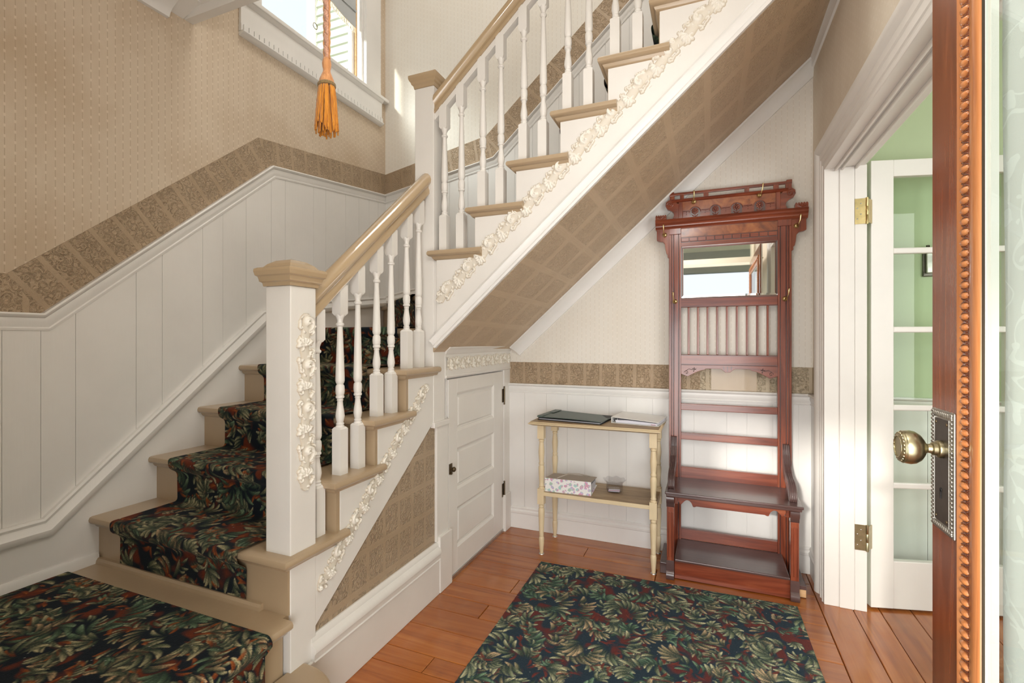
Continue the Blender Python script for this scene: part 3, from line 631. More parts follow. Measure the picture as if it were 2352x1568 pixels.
MB().sweep([(XL, 1.44, 2.845), (XL, 1.512, 2.845)], (1, 0, 0), [(0, 0), (0.135, 0), (0.135, -0.010), (0.085, -0.018), (0.04, -0.034), (0.0, -0.046)]).build('crown_end', 'cool_white_paint', ce, smooth='auto')
MB().sweep([(XR, 1.6, 2.835), (XR, YB, 2.835)], NR, COVE).build('cove_moulding', 'cool_white_paint', ce, smooth='auto')
tag(MB().box((-2.42, -0.1, 5.2), (XR+0.14, YB+0.12, 5.3)).build('ceiling.002', 'cream_ceiling'), 'upper ceiling over the stairwell', 'ceiling', kind='structure')
wf = empty('wall_front', (0, 0, 0), label='front wall around the entrance doorway', cat='wall', kind='structure')
m = MB()
for a, b in (((-2.42, -0.1, -.02), (-0.69, 0.08, 5.2)), ((-0.69, -0.1, 2.62), (0.47, 0.08, 5.2)), ((0.47, -0.1, -.02), (XR, 0.08, 5.2))): m.box(a, b)
m.build('wallpaper', 'wallpaper_back', wf)
fc = empty('trim_9', (0, 0, 0), label='cream painted frame of the entrance doorway', cat='door casing', kind='structure')
for a, b in (((-0.70, -0.12, 0), (-0.665, 0.10, 2.62)), ((0.455, -0.12, 0), (0.475, 0.10, 2.62)), ((-0.665, -0.12, 2.14), (0.455, 0.10, 2.20)), ((-0.665, -0.12, 2.585), (0.455, 0.10, 2.62))): box('frame_member', a, b, 'porch_cream', fc)

# ------------------------------------------------------------------ staircase
st = empty('staircase', (-1.4, 1.6, 0), label='white and tan turning staircase with turned balusters, carved garlands and square newel posts', cat='staircase')
NOSE = [(0.0, 0.0), (-0.008, -0.003), (-0.012, -0.012), (-0.011, -0.021), (-0.004, -0.028), (0.006, -0.030), (0.010, -0.038), (0.016, -0.046), (0.024, -0.050), (0.034, -0.052), (0.034, 0.0)]
def hsweep(m, path, z, prof, out):
    """profile (a, b): a = inset from the path line, b = height; out = outward normals per segment; mitred in plan"""
    k = len(prof); rows = []
    for i, p in enumerate(path):
        o0 = out[max(i-1, 0)]; o1 = out[min(i, len(out)-1)]; mx, my = (o0[0]+o1[0], o0[1]+o1[1]); q = 1+o0[0]*o1[0]+o0[1]*o1[1]
        rows += [(p[0]-mx/q*a, p[1]-my/q*a, z+b) for a, b in prof]
    f = [(i*k+j, i*k+(j+1) % k, (i+1)*k+(j+1) % k, (i+1)*k+j) for i in range(len(path)-1) for j in range(k)]+[tuple(range(k))[::-1], tuple(range((len(path)-1)*k, len(path)*k))]
    return m.add(rows, f)
def tread_low(n, y_next):
    """tread of the lower flight: nosing faces -y and returns along the +x side"""
    z = ZT(n); y0 = YR(n)-0.024; m = MB(); x1 = XS+0.014
    hsweep(m, [(XL, y0), (x1, y0), (x1, y_next+0.044)], z, NOSE, [(0, -1), (1, 0)])
    m.box((XL, y0+0.034, z-0.028), (x1-0.034, y_next+0.012, z))
    return m.build('tread', 'tan_paint', st, smooth='auto')
def tread_up(n, x_next):
    z = ZT(n); x0 = XRi(n)-0.024; m = MB(); y1 = YF-0.018
    hsweep(m, [(x0, YB-0.018), (x0, y1), (x_next+0.044, y1)], z, NOSE, [(-1, 0), (0, -1)])
    m.box((x0+0.034, y1+0.034, z-0.028), (x_next+0.012, YB-0.018, z))
    return m.build('tread', 'tan_paint', st, smooth='auto')
for n in range(3, 7):
    tread_low(n, YR(n+1)); MB().box((XL, YR(n), ZT(n-1)), (XS-0.003, YR(n)+0.018, ZT(n)-0.028)).build('riser', 'tan_paint', st)
MB().sweep([(XL, YR(3), ZT(2)+0.022), (XS-0.11, YR(3), ZT(2)+0.022)], NB, [(0, 0), (0.010, -0.002), (0.016, -0.010), (0.018, -0.022), (0, -0.022)]).build('scotia', 'tan_paint', st)
MB().box((XL, YR(7), ZT(6)), (XS-0.115, YR(7)+0.018, ZT(7)-0.028)).build('riser', 'tan_paint', st)
DIA = [(-1.31, 2.13), (-2.29, 3.03)]
MB().prism([(XL, YR(7)-0.024), (XS-0.115, YR(7)-0.024), (XS-0.115, 2.16), DIA[0], DIA[1], (XL, YB-0.02)], 2, ZT(7)-0.028, ZT(7)).build('tread', 'tan_paint', st, bevel=0.008)
MB().prism([DIA[0], (-1.335, 2.105), (-2.30, 2.99), (-2.30, YB-0.02), (XRi(9)+0.01, YB-0.02), (XRi(9)+0.01, 2.16)], 2, ZT(8)-0.028, ZT(8)).build('tread', 'tan_paint', st, bevel=0.008)
MB().prism([DIA[0], (DIA[0][0]-0.013, DIA[0][1]-0.013), (DIA[1][0]-0.005, DIA[1][1]-0.013), DIA[1]], 2, ZT(7), ZT(8)-0.028).build('riser', 'tan_paint', st)
for n in range(9, 17):
    tread_up(n, XRi(n+1) if n < 16 else 0.50); MB().box((XRi(n), YF+0.016, ZT(n-1)), (XRi(n)+0.018, YB-0.018, ZT(n)-0.028)).build('riser', 'tan_paint', st)
# landing at the foot of the flight and the rounded first step
m = MB(); hsweep(m, [(XS+0.026, 0.12), (XS+0.026, 1.150)], ZT(2), NOSE, [(1, 0)]); m.box((XL, 0.12, ZT(2)-0.028), (XS-0.008, YR(3)+0.01, ZT(2)))
m.build('landing', 'tan_paint', st, smooth='auto')
MB().box((XL, 0.12, 0), (XS-0.024, YR(3), ZT(2)-0.03)).build('landing_base', 'tan_paint', st)
arc = [(-1.235+0.215*math.cos(t), 1.02+0.215*math.sin(t)) for t in np.linspace(0, PI/2, 16)]
def inset(r): return [(-1.26-0.02, 0.12), (-1.02+r, 0.12)]+[(-1.235+(0.215+r)*math.cos(t), 1.02+(0.215+r)*math.sin(t)) for t in np.linspace(0, PI/2, 16)]+[(-1.26-0.02, 1.235+r)]
MB().prism(inset(0), 2, ZT(1)-0.028, ZT(1)).build('first_step', 'tan_paint', st, bevel=0.009, seg=3)
MB().prism(inset(-0.028), 2, 0, ZT(1)-0.028).build('first_riser', 'tan_paint', st, smooth='auto')
# lower stringer: stepped white face under the treads
steps = [(1.284, 0.285), (1.284, ZT(3)-0.03)]
for n in range(4, 7): steps += [(YR(n)+0.0183, ZT(n-1)-0.03), (YR(n)+0.0183, ZT(n)-0.03)]
steps += [(2.057, ZT(6)-0.03), (2.057, 0.868)]
MB().prism(steps, 0, XS-0.05, XS-0.002).build('stringer', 'white_paint', st, bevel=0.0015)
MB().prism([(1.270, 0.24), (2.086, 0.24), (2.086, 0.87), (2.05, 0.87)], 0, XS-0.05, XS-0.012).build('embossed_panel', 'lincrusta_panel', st, uv=lambda x, y, z: (y, z))
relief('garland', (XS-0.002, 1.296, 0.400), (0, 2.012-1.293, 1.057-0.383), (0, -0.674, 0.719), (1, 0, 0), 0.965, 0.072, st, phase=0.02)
# upper stringer
def zb(x): return 1.262+0.897*(x+1.225)
us = [(XS+0.02, zb(XS+0.02))]; us += [(XS+0.02, ZT(9)-0.03)]
for n in range(10, 17): us += [(XRi(n)+0.004, ZT(n-1)-0.03), (XRi(n)+0.004, ZT(n)-0.03)]
us += [(0.50, ZT(16)-0.03), (0.50, zb(0.50))]
MB().prism(us, 1, YF, YF+0.03).build('stringer', 'white_paint', st, bevel=0.0015)
MB().prism([(XS, zb(XS)), (XS+0.05, zb(XS+0.05)), (XS+0.05, ZT(9)-0.03), (XS, ZT(9)-0.03)], 1, YF+0.012, YF+0.03).build('stringer_end', 'white_paint', st)
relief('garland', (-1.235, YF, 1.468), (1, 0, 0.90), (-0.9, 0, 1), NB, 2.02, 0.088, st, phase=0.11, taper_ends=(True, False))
EDGE = [(0, 0.0), (0.018, 0.0), (0.020, 0.010), (0.012, 0.018), (0.012, 0.040), (0.018, 0.048), (0.010, 0.058), (0, 0.060)]
MB().sweep([(XS+0.020, YF, zb(XS+0.020)-0.01), (0.52, YF, zb(0.52)-0.01)], NB, EDGE).build('edge_moulding', 'cool_white_paint', st, smooth='auto')
zs = lambda x: 1.250+0.897*(x+1.225)
MB().add([(XS, YF+0.002, zs(XS)), (XR, YF+0.002, zs(XR)), (XR, YB, zs(XR)-0.012), (XS, YB, zs(XS)-0.012), (XS, YF+0.002, zs(XS)+0.02), (XR, YF+0.002, zs(XR)+0.02), (XR, YB, zs(XR)+0.01), (XS, YB, zs(XS)+0.01)],
         [(0, 3, 2, 1), (4, 5, 6, 7), (0, 1, 5, 4), (1, 2, 6, 5), (2, 3, 7, 6), (3, 0, 4, 7)]).build('soffit', 'lincrusta_soffit', st, uv=lambda x, y, z: (x*1.34, y))
moulding('trim_10', [(-1.235, YB, zs(-1.235)-0.012), (XR, YB, zs(XR)-0.012)], NB, COVE, 'white cove moulding where the stair soffit meets the back wall', 'cool_white_paint')
# newel posts
def newel(x, y, z0, z1, hw, cap):
    box('newel_post', (x-hw, y-hw, z0), (x+hw, y+hw, z1), 'white_paint', st, 0.003)
    c = MB(); c.lathe(cap, (x, y, z1), square=True); c.build('newel_cap', 'tan_gloss', st, smooth=False, bevel=0.0012)
newel(-1.315, 1.229, 0.0, 1.458, 0.055, [(0, 0.050), (0, 0.061), (0.012, 0.063), (0.016, 0.070), (0.020, 0.070), (0.032, 0.073), (0.036, 0.079), (0.050, 0.082), (0.058, 0.081), (0.062, 0.074), (0.064, 0.062), (0.076, 0.052), (0.088, 0.034), (0.094, 0.016), (0.096, 0.002)])
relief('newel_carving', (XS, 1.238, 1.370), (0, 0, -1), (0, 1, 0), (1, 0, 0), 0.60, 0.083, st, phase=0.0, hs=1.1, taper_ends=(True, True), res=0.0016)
newel(-1.315, 2.112, 0.86, 2.545, 0.055, [(0, 0.050), (0, 0.058), (0.014, 0.061), (0.020, 0.068), (0.030, 0.071), (0.036, 0.076), (0.046, 0.080), (0.060, 0.080), (0.064, 0.076), (0.066, 0.002)])
# block, pilaster and plinth below the upper newel
box('newel_block', (-1.30, 2.050, 0.84), (XS+0.010, 2.205, 0.868), 'white_paint', st, 0.004)
box('pilaster', (-1.30, 2.086, 0.26), (XS+0.001, 2.200, 0.845), 'white_paint', st, 0.003)
box('plinth', (-1.30, 2.098, 0.0), (XS+0.014, 2.222, 0.285), 'white_paint', st, 0.004)
# balusters: square foot and head blocks with a turned shaft
def baluster_mesh(h, name):
    top = h-0.105; m = MB(); q = 0.0205
    m.lathe([(0, q), (0.174, q), (0.181, 0.015)], (0, 0, 0), square=True); s = top-0.614
    pr = [(0.176, 0.0165), (0.183, 0.017), (0.188, 0.0135), (0.194, 0.0155), (0.199, 0.012), (0.207, 0.0145), (0.222, 0.0172), (0.240, 0.0155), (0.262, 0.0118), (0.280, 0.0102), (0.284, 0.0128), (0.289, 0.0105), (0.293, 0.0160), (0.299, 0.0160), (0.302, 0.0135),
          (0.308, 0.0160), (0.322, 0.0172), (0.338, 0.0162), (0.345, 0.0120), (0.350, 0.0150), (0.358, 0.0172), (0.375, 0.0170), (0.47+s*.5, 0.0138), (0.566+s, 0.0100), (0.571+s, 0.0105), (0.575+s, 0.0150), (0.581+s, 0.0160), (0.586+s, 0.0110), (0.594+s, 0.0105), (0.603+s, 0.0135), (0.614+s, 0.0180), (0.622+s, 0.0185)]
    m.lathe(pr, (0, 0, 0), seg=16); m.lathe([(0.612+s, 0.014), (0.622+s, q), (h+0.012, q)], (0, 0, 0), square=True)
    me = m.build(name, 'white_paint', None, smooth='auto'); return me
bs = baluster_mesh(0.715, 'baluster'); bl = baluster_mesh(0.805, 'baluster')
def put(o, loc, first=[set()]):
    if o.name not in first[0]:
        first[0].add(o.name); o.parent = st; o.location = Vector(loc)-st.location; return
    clone(o, Vector(loc)-st.location, st)
for n in range(3, 7):
    for j, (o, dy) in enumerate(((bs, 0.1075), (bl, 0.2085))):
        if n == 3 and j == 0: continue
        put(o, (XS-0.050, YR(n)-0.035+dy, ZT(n)))
for n in range(9, 17):
    for j, (o, dx) in enumerate(((bs, -1.214-XRi(9)), (bl, -1.119-XRi(9)))): put(o, (XRi(n)+dx, YF+0.036, ZT(n)))
# handrails
HR = [(-0.026, 0.0), (-0.026, 0.012), (-0.021, 0.020), (-0.021, 0.030), (-0.033, 0.040), (-0.036, 0.052), (-0.030, 0.066), (-0.016, 0.076), (0, 0.079), (0.016, 0.076), (0.030, 0.066), (0.036, 0.052), (0.033, 0.040), (0.021, 0.030), (0.021, 0.020), (0.026, 0.012), (0.026, 0.0)]
def rail(name, prof, p0, p1, mat):
    p0, p1 = Vector(p0), Vector(p1); t = (p1-p0).normalized(); side = t.cross(Vector((0, 0, 1))).normalized(); k = len(prof)
    up = Vector((0, 0, 1)); sc_ = 1/math.sqrt(t.x*t.x+t.y*t.y)   # vertical end cuts
    rows = [tuple(p+side*a+up*b*sc_) for p in (p0, p1) for a, b in prof]
    return MB().add(rows, [tuple(range(k)), tuple(range(k, 2*k))]+[(j, (j+1) % k, k+(j+1) % k, k+j) for j in range(k)]).build(name, mat, st, smooth='auto')
rail('handrail', HR, (-1.310, 1.280, 1.335), (-1.310, 2.060, 1.335+0.868*0.78), 'tan_gloss')
rail('handrail', HR, (-1.262, YF+0.036, 2.408), (0.45, YF+0.036, 2.408+0.902*1.712), 'tan_gloss')
rail('rail_fillet', [(-0.018, -0.022), (-0.018, 0.002), (0.018, 0.002), (0.018, -0.022)], (-1.262, YF+0.036, 2.404), (0.45, YF+0.036, 2.404+0.902*1.712), 'white_paint')
# base moulding along the side of the stairs
bs_ = empty('baseboard_stairs', (0, 0, 0), label='deep white moulded baseboard under the embossed triangle of the stairs', cat='baseboard', kind='structure')
MB().box((XS-0.05, 1.245, 0), (XS+0.010, 2.098, 0.176)).build('board', 'white_paint', bs_, bevel=0.003)
MB().sweep([(XS-0.014, 1.262, 0.258), (XS-0.014, 2.098, 0.258)], (1, 0, 0), [(0, 0.0), (0.008, 0.0), (0.016, -0.008), (0.018, -0.020), (0.030, -0.030), (0.036, -0.042), (0.036, -0.052), (0.030, -0.058), (0.028, -0.078), (0.032, -0.082), (0, -0.084)]).build('cap_moulding', 'white_paint', bs_, smooth='auto')

# ------------------------------------------------------------------ closet under the stairs
cf = empty('trim_11', (0, 0, 0), label='white frame with carved frieze around the closet door under the stairs', cat='door casing', kind='structure')
box('frieze_board', (-1.30, 2.168, 1.078), (XS+0.002, YB, 1.205), 'white_paint', cf, 0.002)
MB().sweep([(XS-0.002, 2.168, 1.243), (XS-0.002, YB-0.002, 1.243)], (1, 0, 0), [(0, 0), (0.034, 0), (0.034, -0.006), (0.026, -0.012), (0.016, -0.020), (0.012, -0.032), (0.006, -0.040), (0, -0.042)]).build('crown_moulding', 'white_paint', cf, smooth='auto')
MB().sweep([(XS-0.002, 2.172, 1.094), (XS-0.002, YB-0.002, 1.094)], (1, 0, 0), [(0, 0), (0.008, 0), (0.010, -0.007), (0.006, -0.014), (0, -0.014)]).build('bead', 'white_paint', cf)
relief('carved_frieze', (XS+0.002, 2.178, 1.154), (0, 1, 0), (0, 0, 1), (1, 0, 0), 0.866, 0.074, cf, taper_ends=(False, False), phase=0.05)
box('casing', (-1.30, 2.944, 0.0), (XS+0.002, 3.048, 1.078), 'white_paint', cf, 0.003)
box('plinth_block', (-1.30, 2.938, 0.0), (XS+0.016, 3.032, 0.245), 'white_paint', cf, 0.004)
box('casing', (-1.30, 2.198, 0.0), (XS-0.010, 2.206, 1.078), 'white_paint', cf, 0.001)
d3 = empty('door_3', (-1.28, 2.93, 0), label='low white three-panel closet door under the stairs', cat='door', kind='structure')
y0, y1, z0, z1 = 2.212, 2.938, 0.020, 1.070; pz = [(0.149, 0.367), (0.463, 0.690), (0.782, 0.992)]; a, b = 2.306, 2.792
m = MB(); m.box((-1.295, y0, z0), (XS-0.004, a, z1)).box((-1.295, b, z0), (XS-0.004, y1, z1))
zz = [z0]+[q for p in pz for q in p]+[z1]
for i in range(0, 8, 2): m.box((-1.295, a, zz[i]), (XS-0.004, b, zz[i+1]))
m.build('door_frame', 'white_paint', d3, bevel=0.0015)
for p, q in pz:
    MB().box((-1.292, a, p), (XS-0.020, b, q)).add([(XS-0.020, a+0.02, p+0.02), (XS-0.020, b-0.02, p+0.02), (XS-0.020, b-0.02, q-0.02), (XS-0.020, a+0.02, q-0.02), (XS-0.012, a+0.032, p+0.030), (XS-0.012, b-0.032, p+0.030), (XS-0.012, b-0.032, q-0.030), (XS-0.012, a+0.032, q-0.030)],
        [(0, 1, 5, 4), (1, 2, 6, 5), (2, 3, 7, 6), (3, 0, 4, 7), (4, 5, 6, 7)]).build('panel', 'white_paint', d3)
    MB().sweep([(XS-0.020, a, p), (XS-0.020, b, p)], (1, 0, 0), [(0, 0), (0.014, 0), (0.006, 0.012), (0, 0.013)]).sweep([(XS-0.020, a, q), (XS-0.020, b, q)], (1, 0, 0), [(0, 0), (0.014, 0), (0.006, -0.012), (0, -0.013)]).build('panel_moulding', 'white_paint', d3)
for z in (0.908, 0.277):
    h = MB(); h.box((XS-0.006, 2.920, z-0.044), (XS-0.002, 2.942, z+0.044)).lathe([(-0.050, 0.0055), (0.050, 0.0055)], (XS+0.003, 2.945, z), 10)
    h.ball((XS+0.003, 2.945, z+0.056), 0.006).ball((XS+0.003, 2.945, z-0.056), 0.006); h.build('hinge', 'bronze', d3, smooth='auto')
k = MB(); k.box((XS-0.006, 2.216, 0.568), (XS, 2.246, 0.622)).lathe([(0, 0.006), (0.010, 0.006), (0.012, 0.012), (0.020, 0.014), (0.026, 0.009)], (XS, 2.231, 0.594), 12, axis='x').box((XS, 2.224, 0.566), (XS+0.006, 2.238, 0.580))
k.build('latch', 'bronze', d3, smooth='auto')
box('kick_strip', (-1.30, 2.208, 0.0), (XS+0.001, 2.942, 0.019), 'strip_metal', d3, 0.001)

# ------------------------------------------------------------------ window on the left wall
wi = empty('window_1', (XL, 2.36, 3.1), label='tall stair window with white casing, projecting sill and dentil apron', cat='window', kind='structure')
box('sill', (-2.40, 1.790, 3.088), (XL+0.040, 3.047, 3.114), 'cool_white_paint', wi, 0.005)
box('apron', (XL+0.001, 1.802, 2.955), (XL+0.018, 2.987, 3.088), 'cool_white_paint', wi, 0.002)
MB().sweep([(XL+0.018, 1.80, 3.088), (XL+0.018, 2.99, 3.088)], (1, 0, 0), [(0, 0), (0.016, 0), (0.010, -0.012), (0.004, -0.020), (0, -0.022)]).build('sill_moulding', 'cool_white_paint', wi, smooth='auto')
m = MB().box((XL+0.001, 1.802, 2.914), (XL+0.020, 2.987, 2.955)); m.sweep([(XL+0.001, 1.802, 2.916), (XL+0.001, 2.987, 2.916)], (1, 0, 0), [(0, 0), (0.036, 0), (0.036, -0.006), (0.028, -0.014), (0.014, -0.020), (0, -0.022)])
m.build('dentil_board', 'cool_white_paint', wi, smooth='auto')
for i in range(37):
    y = 1.812+0.0318*i; MB().box((XL+0.020, y, 2.920), (XL+0.029, y+0.0265, 2.950)).build('dentil', 'cool_white_paint', wi)
for a, b in ((1.800, 1.925), (2.795, 2.975)): box('casing', (XL+0.001, a, 3.114), (XL+0.018, b, 4.45), 'cool_white_paint', wi, 0.003)
box('casing_bead', (XL+0.018, 2.797, 3.114), (XL+0.026, 2.812, 4.45), 'cool_white_paint', wi, 0.003)
box('jamb', (-2.42, 2.775, 3.114), (XL+0.001, 2.800, 4.35), 'cool_white_paint', wi, 0.001)
box('jamb', (-2.42, 1.920, 3.114), (XL+0.001, 1.945, 4.35), 'cool_white_paint', wi, 0.001)
box('sash_channel', (-2.352, 2.762, 3.114), (-2.340, 2.777, 4.35), 'raw_wood', wi, 0.001)
m = MB(); m.box((-2.385, 1.945, 3.114), (-2.355, 1.985, 4.35)).box((-2.385, 2.735, 3.114), (-2.355, 2.775, 4.35)).box((-2.385, 1.945, 3.114), (-2.355, 2.775, 3.150)).box((-2.385, 1.945, 4.30), (-2.355, 2.775, 4.35))
m.build('sash', 'cool_white_paint', wi, bevel=0.003); MB().box((-2.372, 1.985, 3.150), (-2.369, 2.735, 4.30)).build('pane', 'window_glass', wi)
sh = empty('roller_shade', (-2.333, 2.36, 4.3), label='grey roller shade with a scalloped fringed hem in the stair window', cat='window shade')
def scal(y): return 3.548-0.036*abs(math.sin((y-2.04)/0.72*PI*1.5))**0.8
yy = np.linspace(1.975, 2.755, 79); m = MB(); n_ = len(yy)
m.add([(-2.335, y, 4.3) for y in yy]+[(-2.335, y, scal(y)) for y in yy]+[(-2.333, y, 4.3) for y in yy]+[(-2.333, y, scal(y)) for y in yy],
      [(i, i+1, n_+i+1, n_+i) for i in range(n_-1)]+[(2*n_+i, 3*n_+i, 3*n_+i+1, 2*n_+i+1) for i in range(n_-1)]+[(n_+i, n_+i+1, 3*n_+i+1, 3*n_+i) for i in range(n_-1)])
m.build('cloth', 'shade_cloth', sh)
box('hem_slat', (-2.331, 1.975, 3.622), (-2.325, 2.755, 3.637), 'shade_cloth', sh, 0.002)
m = MB()
for y in np.arange(1.98, 2.752, 0.0075): m.tube([(-2.334, y, scal(y)+0.004), (-2.334+random.uniform(-.004, .004), y+random.uniform(-.002, .002), scal(y)-0.020), (-2.334+random.uniform(-.004, .004), y+random.uniform(-.003, .003), scal(y)-0.040)], 0.0022, 4)
m.build('fringe', 'fringe', sh, kind='stuff')
m = MB().tube([(-2.322, 2.36+0.018*math.cos(t), 3.285+0.018*math.sin(t)) for t in np.linspace(0, 2*PI, 20)], 0.0024, 6); m.build('pull_ring', 'bronze', sh, smooth=True)
MB().tube([(-2.322, 2.36, 3.303), (-2.326, 2.365, 3.54)], 0.0012, 5).build('pull_cord', 'cord_olive', sh)

# bell pull tassel hanging in front of the window
bp_ = empty('bell_pull', (-1.177, 1.247, 2.84), label='braided pink cord ending in an orange tassel, hung above the lower newel post', cat='tassel')
X0, Y0 = -1.177, 1.247
m = MB()
for k in range(3):
    pts = [(X0+0.0065*math.sin(t*2*PI/0.040+k*2.09)*0.9+0.0*t, Y0+0.004*math.cos(t*2*PI/0.020+k*2.09), 2.84-t) for t in np.linspace(0, 0.625, 120)]; m.tube(pts, 0.0052, 6)
m.build('braided_cord', 'rope_pink', bp_, smooth=True)
m = MB()
for s in (-1, 1):
    m.tube([(X0+s*(0.0115+0.0012*math.sin(t*220)), Y0, 2.45-t) for t in np.linspace(0, 0.235, 60)], 0.0032, 6)
m.build('cord_edge', 'rope_peach', bp_, smooth=True)
m = MB().lathe([(2.222, 0.008), (2.214, 0.0125), (2.200, 0.0150), (2.188, 0.0135), (2.180, 0.0115), (2.172, 0.0125), (2.160, 0.0175), (2.145, 0.0235), (2.134, 0.0250), (2.128, 0.024)][::-1], (X0, Y0, 0), 24)
m.build('tassel_head', 'rope_peach', bp_, smooth=True)
m = MB()
for k in range(3): m.tube([(X0+0.0262*math.cos(t), Y0+0.0262*math.sin(t), 2.128+0.003*math.sin(t*9+k*2.1)+0.002*math.cos(t)) for t in np.linspace(0, 2*PI, 50)], 0.0034, 5)
m.build('tassel_band', 'cord_olive', bp_, smooth=True)
m = MB(); rr = random.Random(4)
for k in range(120):
    a = rr.uniform(0, 2*PI); q = rr.choice((1.0, 1.0, 0.72, 0.4)); L = 0.150+rr.uniform(-0.020, 0.012)*(1 if q > .9 else 1.4); sw = rr.uniform(-.25, .25)
    pts = [(X0+q*(0.023+0.013*(t**0.7)+0.0008*math.sin(t*60+k))*math.cos(a+sw*t), Y0+q*(0.023+0.013*(t**0.7))*math.sin(a+sw*t), 2.126-L*t) for t in np.linspace(0, 1, 14)]
    m.tube(pts, [0.0026+0.0005*math.sin(i*2.2+k) for i in range(14)], 5)
m.build('tassel_fringe', 'yarn_orange', bp_, smooth=True, kind='stuff')
MB().tube([(X0, Y0, 2.845), (X0, Y0, 2.832), (X0+0.008, Y0, 2.826)], 0.003, 8).build('ceiling_hook', 'bronze', bp_)

# ------------------------------------------------------------------ hall tree
ht = empty('hall_tree', (0.106, 2.85, 0), label='carved mahogany hall tree with mirror, brass hooks and bench seat', cat='hall tree')
F = 2.980
for s in (-1, 1):
    def sx(a): return 0.106+s*a
    def bxs(nm, a0, y0, z0, a1, y1, z1, mt, bev=0.002, p=ht):
        x0, x1 = sorted((sx(a0), sx(a1))); return box(nm, (x0, y0, z0), (x1, y1, z1), mt, p, bev)
    up = bxs('upright', 0.250, F+0.004, 0.0, 0.316, F+0.034, 1.945, 'mahogany_dark')
    for a0, a1 in ((0.2495, 0.2605), (0.2640, 0.2890), (0.2925, 0.3020), (0.3045, 0.3165)): bxs('reed', a0, F-0.006, 0.0, a1, F+0.006, 1.90, 'mahogany_upright', 0.002, up)
    bxs('upright_cap', 0.2495, F-0.008, 1.900, 0.3165, F+0.006, 1.945, 'mahogany_upright')
    # stepped bracket under the cornice
    P = [(sx(0.314), 1.940), (sx(0.386), 1.940), (sx(0.386), 1.872), (sx(0.374), 1.866), (sx(0.352), 1.862), (sx(0.340), 1.848), (sx(0.336), 1.812), (sx(0.331), 1.790), (sx(0.325), 1.784), (sx(0.325), 1.768), (sx(0.314), 1.760)]
    MB().prism(P, 1, F-0.002, F+0.030).build('bracket', 'mahogany_upright', ht, bevel=0.0015)
    # scalloped crest on the cornice end
    c = MB(); c.prism([(sx(0.330), 1.987), (sx(0.392), 1.987), (sx(0.392), 2.010)]+[(sx(0.392-0.062*t), 2.010+0.007*abs(math.sin(t*PI*5))) for t in np.linspace(0, 1, 31)]+[(sx(0.330), 2.010)], 1, F-0.022, F+0.012)
    for k in range(5): a = 0.5+k*0.535; c.tube([(sx(0.361), F-0.023, 1.990), (sx(0.361)+0.024*math.cos(a), F-0.023, 1.990+0.020*math.sin(a))], 0.0022, 5)
    c.build('crest', 'mahogany_rail', ht)
    # scroll console beside the pediment
    S = [(sx(0.262), 1.987), (sx(0.262), 2.075), (sx(0.290), 2.100), (sx(0.318), 2.104), (sx(0.334), 2.092), (sx(0.336), 2.072), (sx(0.326), 2.052), (sx(0.306), 2.042), (sx(0.292), 2.030), (sx(0.288), 2.012), (sx(0.300), 1.987)]
    c = MB().prism(S, 1, F-0.004, F+0.020); c.tube([(sx(0.308)+s*0.0, F-0.005, 2.075)]+[(sx(0.310)+s*(0.020-0.018*t)*math.cos(t*11), F-0.005, 2.076+(0.020-0.018*t)*math.sin(t*11)) for t in np.linspace(0, 0.95, 40)][::-1], 0.003, 6)
    c.build('scroll', 'mahogany_rail', ht, bevel=0.0015)
    # front legs with scrolled ends
    lg = bxs('front_leg', 0.272, 2.692, 0.085, 0.308, 2.728, 0.385, 'mahogany_upright')
    for a0, a1 in ((0.274, 0.279), (0.284, 0.296), (0.301, 0.306)): bxs('reed', a0, 2.688, 0.12, a1, 2.693, 0.36, 'mahogany_upright', 0.001, lg)
    MB().prism([(2.700, 0.382), (2.734, 0.382), (2.734, 0.447), (2.690, 0.447), (2.681, 0.440), (2.678, 0.428), (2.683, 0.412), (2.692, 0.402), (2.694, 0.390)], 0, *sorted((sx(0.271), sx(0.310)))).build('knee_scroll', 'mahogany_dark', ht, smooth='auto')
    MB().prism([(2.690, 0.100), (2.734, 0.100), (2.734, 0.0), (2.684, 0.0), (2.676, 0.010), (2.674, 0.024), (2.680, 0.038), (2.690, 0.046), (2.689, 0.090)], 0, *sorted((sx(0.271), sx(0.310)))).build('foot_scroll', 'mahogany_dark', ht, smooth='auto')
    # arm: fluted S scroll from upright down to the seat
    A = [(2.982, 0.715), (2.962, 0.712), (2.950, 0.66), (2.920, 0.612), (2.880, 0.580), (2.835, 0.566), (2.790, 0.560), (2.757, 0.545), (2.733, 0.520), (2.722, 0.490), (2.724, 0.474), (2.760, 0.474), (2.772, 0.490), (2.800, 0.510), (2.850, 0.520), (2.900, 0.530), (2.945, 0.550), (2.982, 0.585)]
    ar = MB().prism(A, 0, *sorted((sx(0.272), sx(0.306)))).build('arm', 'mahogany_dark', ht, bevel=0.002)
    for q in (0.2765, 0.2845, 0.2935, 0.3015): MB().tube([(sx(q), y-0.001, z+0.001) for y, z in A[1:11]], 0.0026, 5).build('flute', 'mahogany_dark', ar, smooth=True)
box('header', (-0.146, F+0.004, 1.880), (0.358, F+0.026, 1.945), 'burl', ht)
box('header_rail', (-0.146, F, 1.826), (0.358, F+0.026, 1.882), 'mahogany_rail', ht)
box('dentil_bed', (-0.144, F-0.002, 1.849), (0.356, F+0.002, 1.879), 'mahogany_dark', ht, 0.0)
for i in range(11):
    a = -0.142+0.0453*i; box('dentil', (a, F-0.008, 1.853), (a+0.0420, F-0.001, 1.875), 'mahogany_rail', ht, 0.002)
